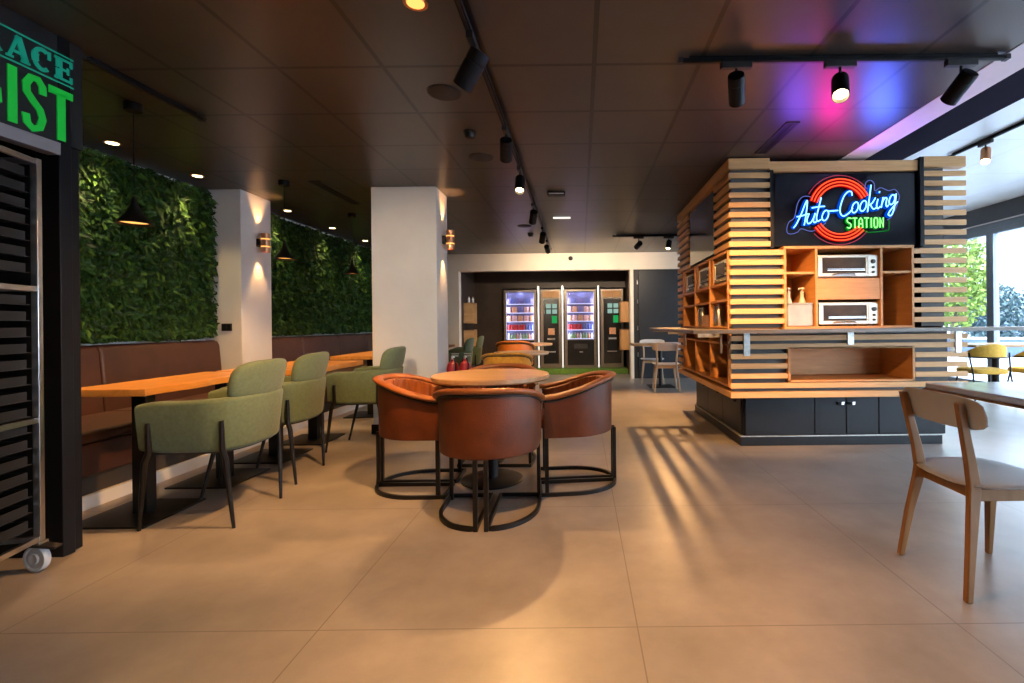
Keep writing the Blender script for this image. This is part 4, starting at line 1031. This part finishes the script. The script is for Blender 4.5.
# goods on the machine shelves
def good_meshes():
    can = MB().lathe([(.022, 0), (.031, .004), (.031, .125), (.024, .132)], 12)
    pack = MB().superq(.058, .02, .07, .35, .5, 14, 8, ctr=(0, 0, .07))
    bot = MB().lathe([(.022, 0), (.025, .004), (.025, .085), (.010, .115), (.010, .135)], 12)
    boxm = MB().box(-.045, .045, -.02, .02, 0, .13)
    return {'can': can, 'pack': pack, 'bottle': bot, 'carton': boxm}
GM = good_meshes(); cache = {}
def good(kind, mt, loc, lab, cat, grp):
    key = (kind, mt)
    if key not in cache:
        o = obj({'can': 'drink_can', 'pack': 'snack_packet', 'bottle': 'drink_bottle', 'carton': 'snack_box'}[kind], GM[kind], M[mt])
        cache[key] = o
    else:
        o = cache[key].copy(); COL.objects.link(o)
    o.location = loc; tag(o, lab, cat, grp)
for xc, w, side in ((-1.425, .77, 'leftmost vending machine'), (-.01, .75, 'middle vending machine')):
    rows = [(0, 'bottle', ('bottle_white', 'bottle_green', 'bottle_green', 'pack_tan'), 9, 'small bottle on the lowest shelf', 'bottle'),
            (1, 'can', ('can_red', 'can_red', 'can_blue') if xc < -1 else ('can_red', 'can_blue'), 9, 'drink can on the second lowest shelf', 'can'),
            (2, 'pack', ('pack_tan', 'pack_pink'), 5, 'snack packet on the third lowest shelf', 'packet'),
            (3, 'pack', ('pack_pink', 'pack_tan', 'pack_violet'), 5, 'snack packet on the second highest shelf', 'packet'),
            (4, 'carton', ('pack_violet', 'can_blue', 'pack_violet'), 6, 'violet box on the top shelf', 'box')]
    for k, kind, mts, n, lab, cat in rows:
        for i in range(n):
            x = xc - w / 2 + .11 + (w - .22) * i / (n - 1)
            mt = mts[i % len(mts)] if k != 1 else mts[min(len(mts) - 1, int(i * len(mts) / n))]
            good(kind, mt, (x, 11.3 + .065, .116 + .685 + k * .205), lab + ' of the ' + side, cat, lab.split(' on ')[0] + 's, ' + side)
# wooden crates on both side walls of the recess, and bottles on the left
def crate(label, x, y, z, s):
    t = thing('wall_crate', label, 'crate', (x, y, z), 0, 'wall crates in the recess')
    w, d, hh = .20, .40, .46
    m = MB().box(0, s * w, -d/2, -d/2 + .015, 0, hh).box(0, s * w, d/2 - .015, d/2, 0, hh).box(0, s * w, -d/2, d/2, 0, .015).box(0, s * w, -d/2, d/2, hh - .015, hh)
    obj('crate_frame', m, M['box_wood'] if s < 0 else M['round_wood'], t)
    obj('crate_back', MB().box(0, s * .01, -d/2 + .015, d/2 - .015, .015, hh - .015), M['black'], t)
    return t
crate('pale wooden wall crate on the left side of the recess, upper', -2.53, 10.6, 1.17, 1)
crate('pale wooden wall crate on the left side of the recess, lower', -2.53, 10.6, .58, 1)
crate('orange wooden wall crate on the right side of the recess, upper', 1.06, 10.6, 1.16, -1)
crate('orange wooden wall crate on the right side of the recess, lower', 1.06, 10.6, .56, -1)
for k in range(2):
    good('bottle', 'bottle_white', (-2.44 + .06 * k, 10.52 + .12 * k, 1.631), 'pale bottle standing on the upper left crate in the recess', 'bottle', 'bottles on the recess crate')
# ------------------------------------------------------------------ tray rack and sign on the left
rk = thing('tray_rack', 'tall steel rolling rack of dark trays at the left edge', 'trolley', (-2.565, 2.30, 0), radians(14))
Wd, Dp, T = .62, .50, 1.95      # local: corner at origin, extends to -x and -y
for (x, y) in ((0, 0), (-Wd, 0), (0, -Dp), (-Wd, -Dp)):
    obj('upright', MB().box(x - .028 if x == 0 else x, x if x == 0 else x + .028, y - .028 if y == 0 else y, y if y == 0 else y + .028, .14, T), M['steel'], rk, bevel=.002)
    cs = obj('caster', MB().lathe([(.012, -.013), (.022, -.017), (.026, -.010), (.046, -.010), (.050, -.014), (.058, -.014), (.0625, -.006), (.0625, .006), (.058, .014), (.02, .014)], 28).xf(Matrix.Translation((x - .02 if x == 0 else x + .02, y - .02 if y == 0 else y + .02, .0625)) @ Matrix.Rotation(radians(70), 4, 'Z') @ Matrix.Rotation(pi / 2, 4, 'Y')), M['caster'], rk)
    cx, cy = (x - .02 if x == 0 else x + .02), (y - .02 if y == 0 else y + .02)
    obj('caster_fork', MB().box(cx - .03, cx + .03, cy + .018, cy + .023, .06, .135).box(cx - .028, cx + .028, cy - .03, cy + .026, .128, .14), M['steel'], cs)
    obj('brake_pedal', MB().prism([(cx - .01, .125), (cx + .085, .105), (cx + .09, .115), (cx, .137)], cy - .03, cy + .015), M['dark_plastic'], cs)
for z in (.14, .70, 1.32, T - .028):
    for bb in ((-.024, -.004, -Dp + .028, -.028), (-Wd + .004, -Wd + .024, -Dp + .028, -.028), (-Wd + .028, -.028, -Dp + .004, -Dp + .024), (-Wd + .028, -.028, -.024, -.004)):
        obj('cross_bar', MB().box(*bb, z, z + .025), M['steel'], rk, bevel=.002)
runners = []
zs = [.21 + .075 * k for k in range(23)]
zs = [z for z in zs if all(not (b - .035 < z < b + .035) for b in (.70, 1.32))]
for z in zs:
    obj('runner', MB().box(-.06, -.029, -Dp + .03, -.03, z - .004, z), M['rack_tray'], rk); obj('runner', MB().box(-Wd + .029, -Wd + .06, -Dp + .03, -.03, z - .004, z), M['rack_tray'], rk)
tr0 = None
Rm = Matrix.Rotation(radians(14), 3, 'Z')
for z in zs:
    loc = Vector((-2.565, 2.30, 0)) + Rm @ Vector((-Wd / 2, -Dp / 2, z))
    if tr0 is None:
        m = MB().box(-.275, .275, -.205, .205, 0, .004).box(-.275, -.271, -.205, .205, .004, .04).box(.271, .275, -.205, .205, .004, .04).box(-.271, .271, -.205, -.201, .004, .04).box(-.271, .271, .201, .205, .004, .04)
        tr0 = obj('sheet_tray', m, M['rack_tray']); o = tr0
    else:
        o = tr0.copy(); COL.objects.link(o)
    o.location = loc; o.rotation_euler = (0, 0, radians(14)); tag(o, 'dark sheet tray slotted in the tall steel rack at the left edge', 'tray', 'sheet trays in the steel rack')
sg = thing('lettered_sign', 'black header sign with green capital letters at the upper left', 'sign', (-2.6, 1.63, 2.3))
obj('sign_board', MB().box(-.06, -.004, -.6, .899, -.224, .312), M['sign_black'], sg)
obj('lower_band', MB().box(-.06, .004, -.6, .785, -.288, -.226), M['sign_band'], sg, bevel=.003)
def glyph(nm, strokes, y0, y1, z0, z1, wd, mt):
    m = MB()
    for s_ in strokes:
        w = wd
        if isinstance(s_, tuple): w, s_ = s_
        pts = [(y0 + (y1 - y0) * u - 1.6, z0 + (z1 - z0) * v_ - 2.3) for u, v_ in s_]
        P = [Vector(p) for p in pts]; L_, R__ = [], []
        for i in range(len(P)):
            d = (P[min(i + 1, len(P) - 1)] - P[max(i - 1, 0)]).normalized(); n_ = Vector((-d.y, d.x)) * w / 2
            L_.append(P[i] + n_); R__.append(P[i] - n_)
        for i in range(len(P) - 1):
            m.prism([L_[i], L_[i + 1], R__[i + 1], R__[i]], -.004, .002, 'x')
    obj(nm, m, M[mt], sg, smooth=0)
G = 'sign_green'; Tl = 'sign_teal'
cv = lambda cx, cy, rx, ry, a0, a1, n=10: [(cx + rx * cos(radians(a0 + (a1 - a0) * i / n)), cy + ry * sin(radians(a0 + (a1 - a0) * i / n))) for i in range(n + 1)]
# lower line: ?GIST   upper line: ?RACE
glyph('letter_g', [cv(.5, .5, .40, .42, 60, 330, 14), [(.90, .28), (.90, .48), (.55, .48)]], 2.026, 2.136, 2.09, 2.36, .036, G)
glyph('letter_i', [[(.5, 0), (.5, 1)]], 2.160, 2.207, 2.095, 2.355, .036, G)
glyph('letter_s', [[(.88, .70), (.86, .84), (.66, .94), (.35, .93), (.14, .80), (.16, .66), (.45, .53), (.74, .42), (.86, .27), (.72, .10), (.42, .05), (.16, .13), (.10, .28)]], 2.2265, 2.3215, 2.085, 2.360, .032, G)
glyph('letter_t', [(.036, [(0, .93), (1, .93)]), (.038, [(.5, .9), (.5, 0)])], 2.337, 2.447, 2.088, 2.345, .040, G)
glyph('letter_r', [(.026, [(.2, 0), (.2, 1)]), (.018, [(.2, .93), (.7, .9), (.85, .72), (.7, .53), (.2, .5)]), (.024, [(.5, .5), (.95, .0)])], 2.052, 2.142, 2.395, 2.505, .02, Tl)
glyph('letter_a', [(.012, [(.08, 0), (.5, 1)]), (.026, [(.5, .98), (.86, 0)]), (.012, [(.25, .30), (.72, .30)]), (.010, [(-.05, .02), (.28, .02)]), (.010, [(.64, .02), (1.05, .02)])], 2.165, 2.252, 2.395, 2.505, .02, Tl)
glyph('letter_c', [(.028, cv(.48, .5, .36, .40, 150, 205, 6)), (.018, cv(.5, .5, .42, .44, 55, 150, 8)), (.018, cv(.5, .5, .42, .44, 205, 310, 8)), (.012, [(.88, .98), (.88, .62)])], 2.268, 2.35, 2.395, 2.505, .02, Tl)
glyph('letter_e', [(.028, [(.25, 0), (.25, .47)]), (.028, [(.25, .53), (.25, 1)]), (.012, [(.0, .95), (.95, .95)]), (.012, [(.25, .5), (.75, .5)]), (.012, [(.0, .05), (.95, .05)]), (.014, [(.92, 1), (.92, .72)]), (.014, [(.92, 0), (.92, .28)]), (.012, [(.74, .66), (.74, .34)])], 2.364, 2.446, 2.395, 2.505, .02, Tl)
glyph('rule_line', [(.006, [(0, .5), (1, .5)])], 1.75, 2.452, 2.515, 2.525, .006, Tl)
glyph('rule_line', [(.006, [(0, .5), (1, .5)])], 1.75, 2.452, 2.373, 2.383, .006, Tl)
# ------------------------------------------------------------------ sun, sky and added neon spill lamps
w = bpy.data.worlds.new('sky'); SC.world = w; w.use_nodes = True
nt = w.node_tree; bg = nt.nodes['Background']
tc = N(nt, 'ShaderNodeTexCoord'); sx = N(nt, 'ShaderNodeSeparateXYZ'); nt.links.new(tc.outputs['Generated'], sx.inputs[0])
rp = N(nt, 'ShaderNodeValToRGB'); nt.links.new(sx.outputs['Z'], rp.inputs['Fac'])
rp.color_ramp.elements[0].position = 0; rp.color_ramp.elements[0].color = (.74, .88, 1.0, 1)
rp.color_ramp.elements[1].position = .6; rp.color_ramp.elements[1].color = (.48, .70, 1.0, 1)
nt.links.new(rp.outputs['Color'], bg.inputs['Color']); bg.inputs['Strength'].default_value = 9.5
sun = bpy.data.lights.new('sun', 'SUN'); sun.energy = 14.0; sun.angle = .01; sun.color = (1, .94, .84)
so = bpy.data.objects.new('sun', sun); COL.objects.link(so)
so.rotation_euler = Vector((-.55, .42, -.95)).to_track_quat('-Z', 'Y').to_euler()
spot((2.62, 4.18, 2.1), (2.28, 3.35, 2.62), 9.5, (.08, .14, 1), 130, 1, .13)  # added unseen spots stand in for the sign's glow on the ceiling
spot((2.2, 4.18, 2.12), (2.08, 3.70, 2.62), 5, (1, .01, .34), 130, 1, .12)
spot((1.9, 4.18, 2.1), (1.55, 3.3, 2.62), 3.5, (.22, .08, 1), 130, 1, .13)
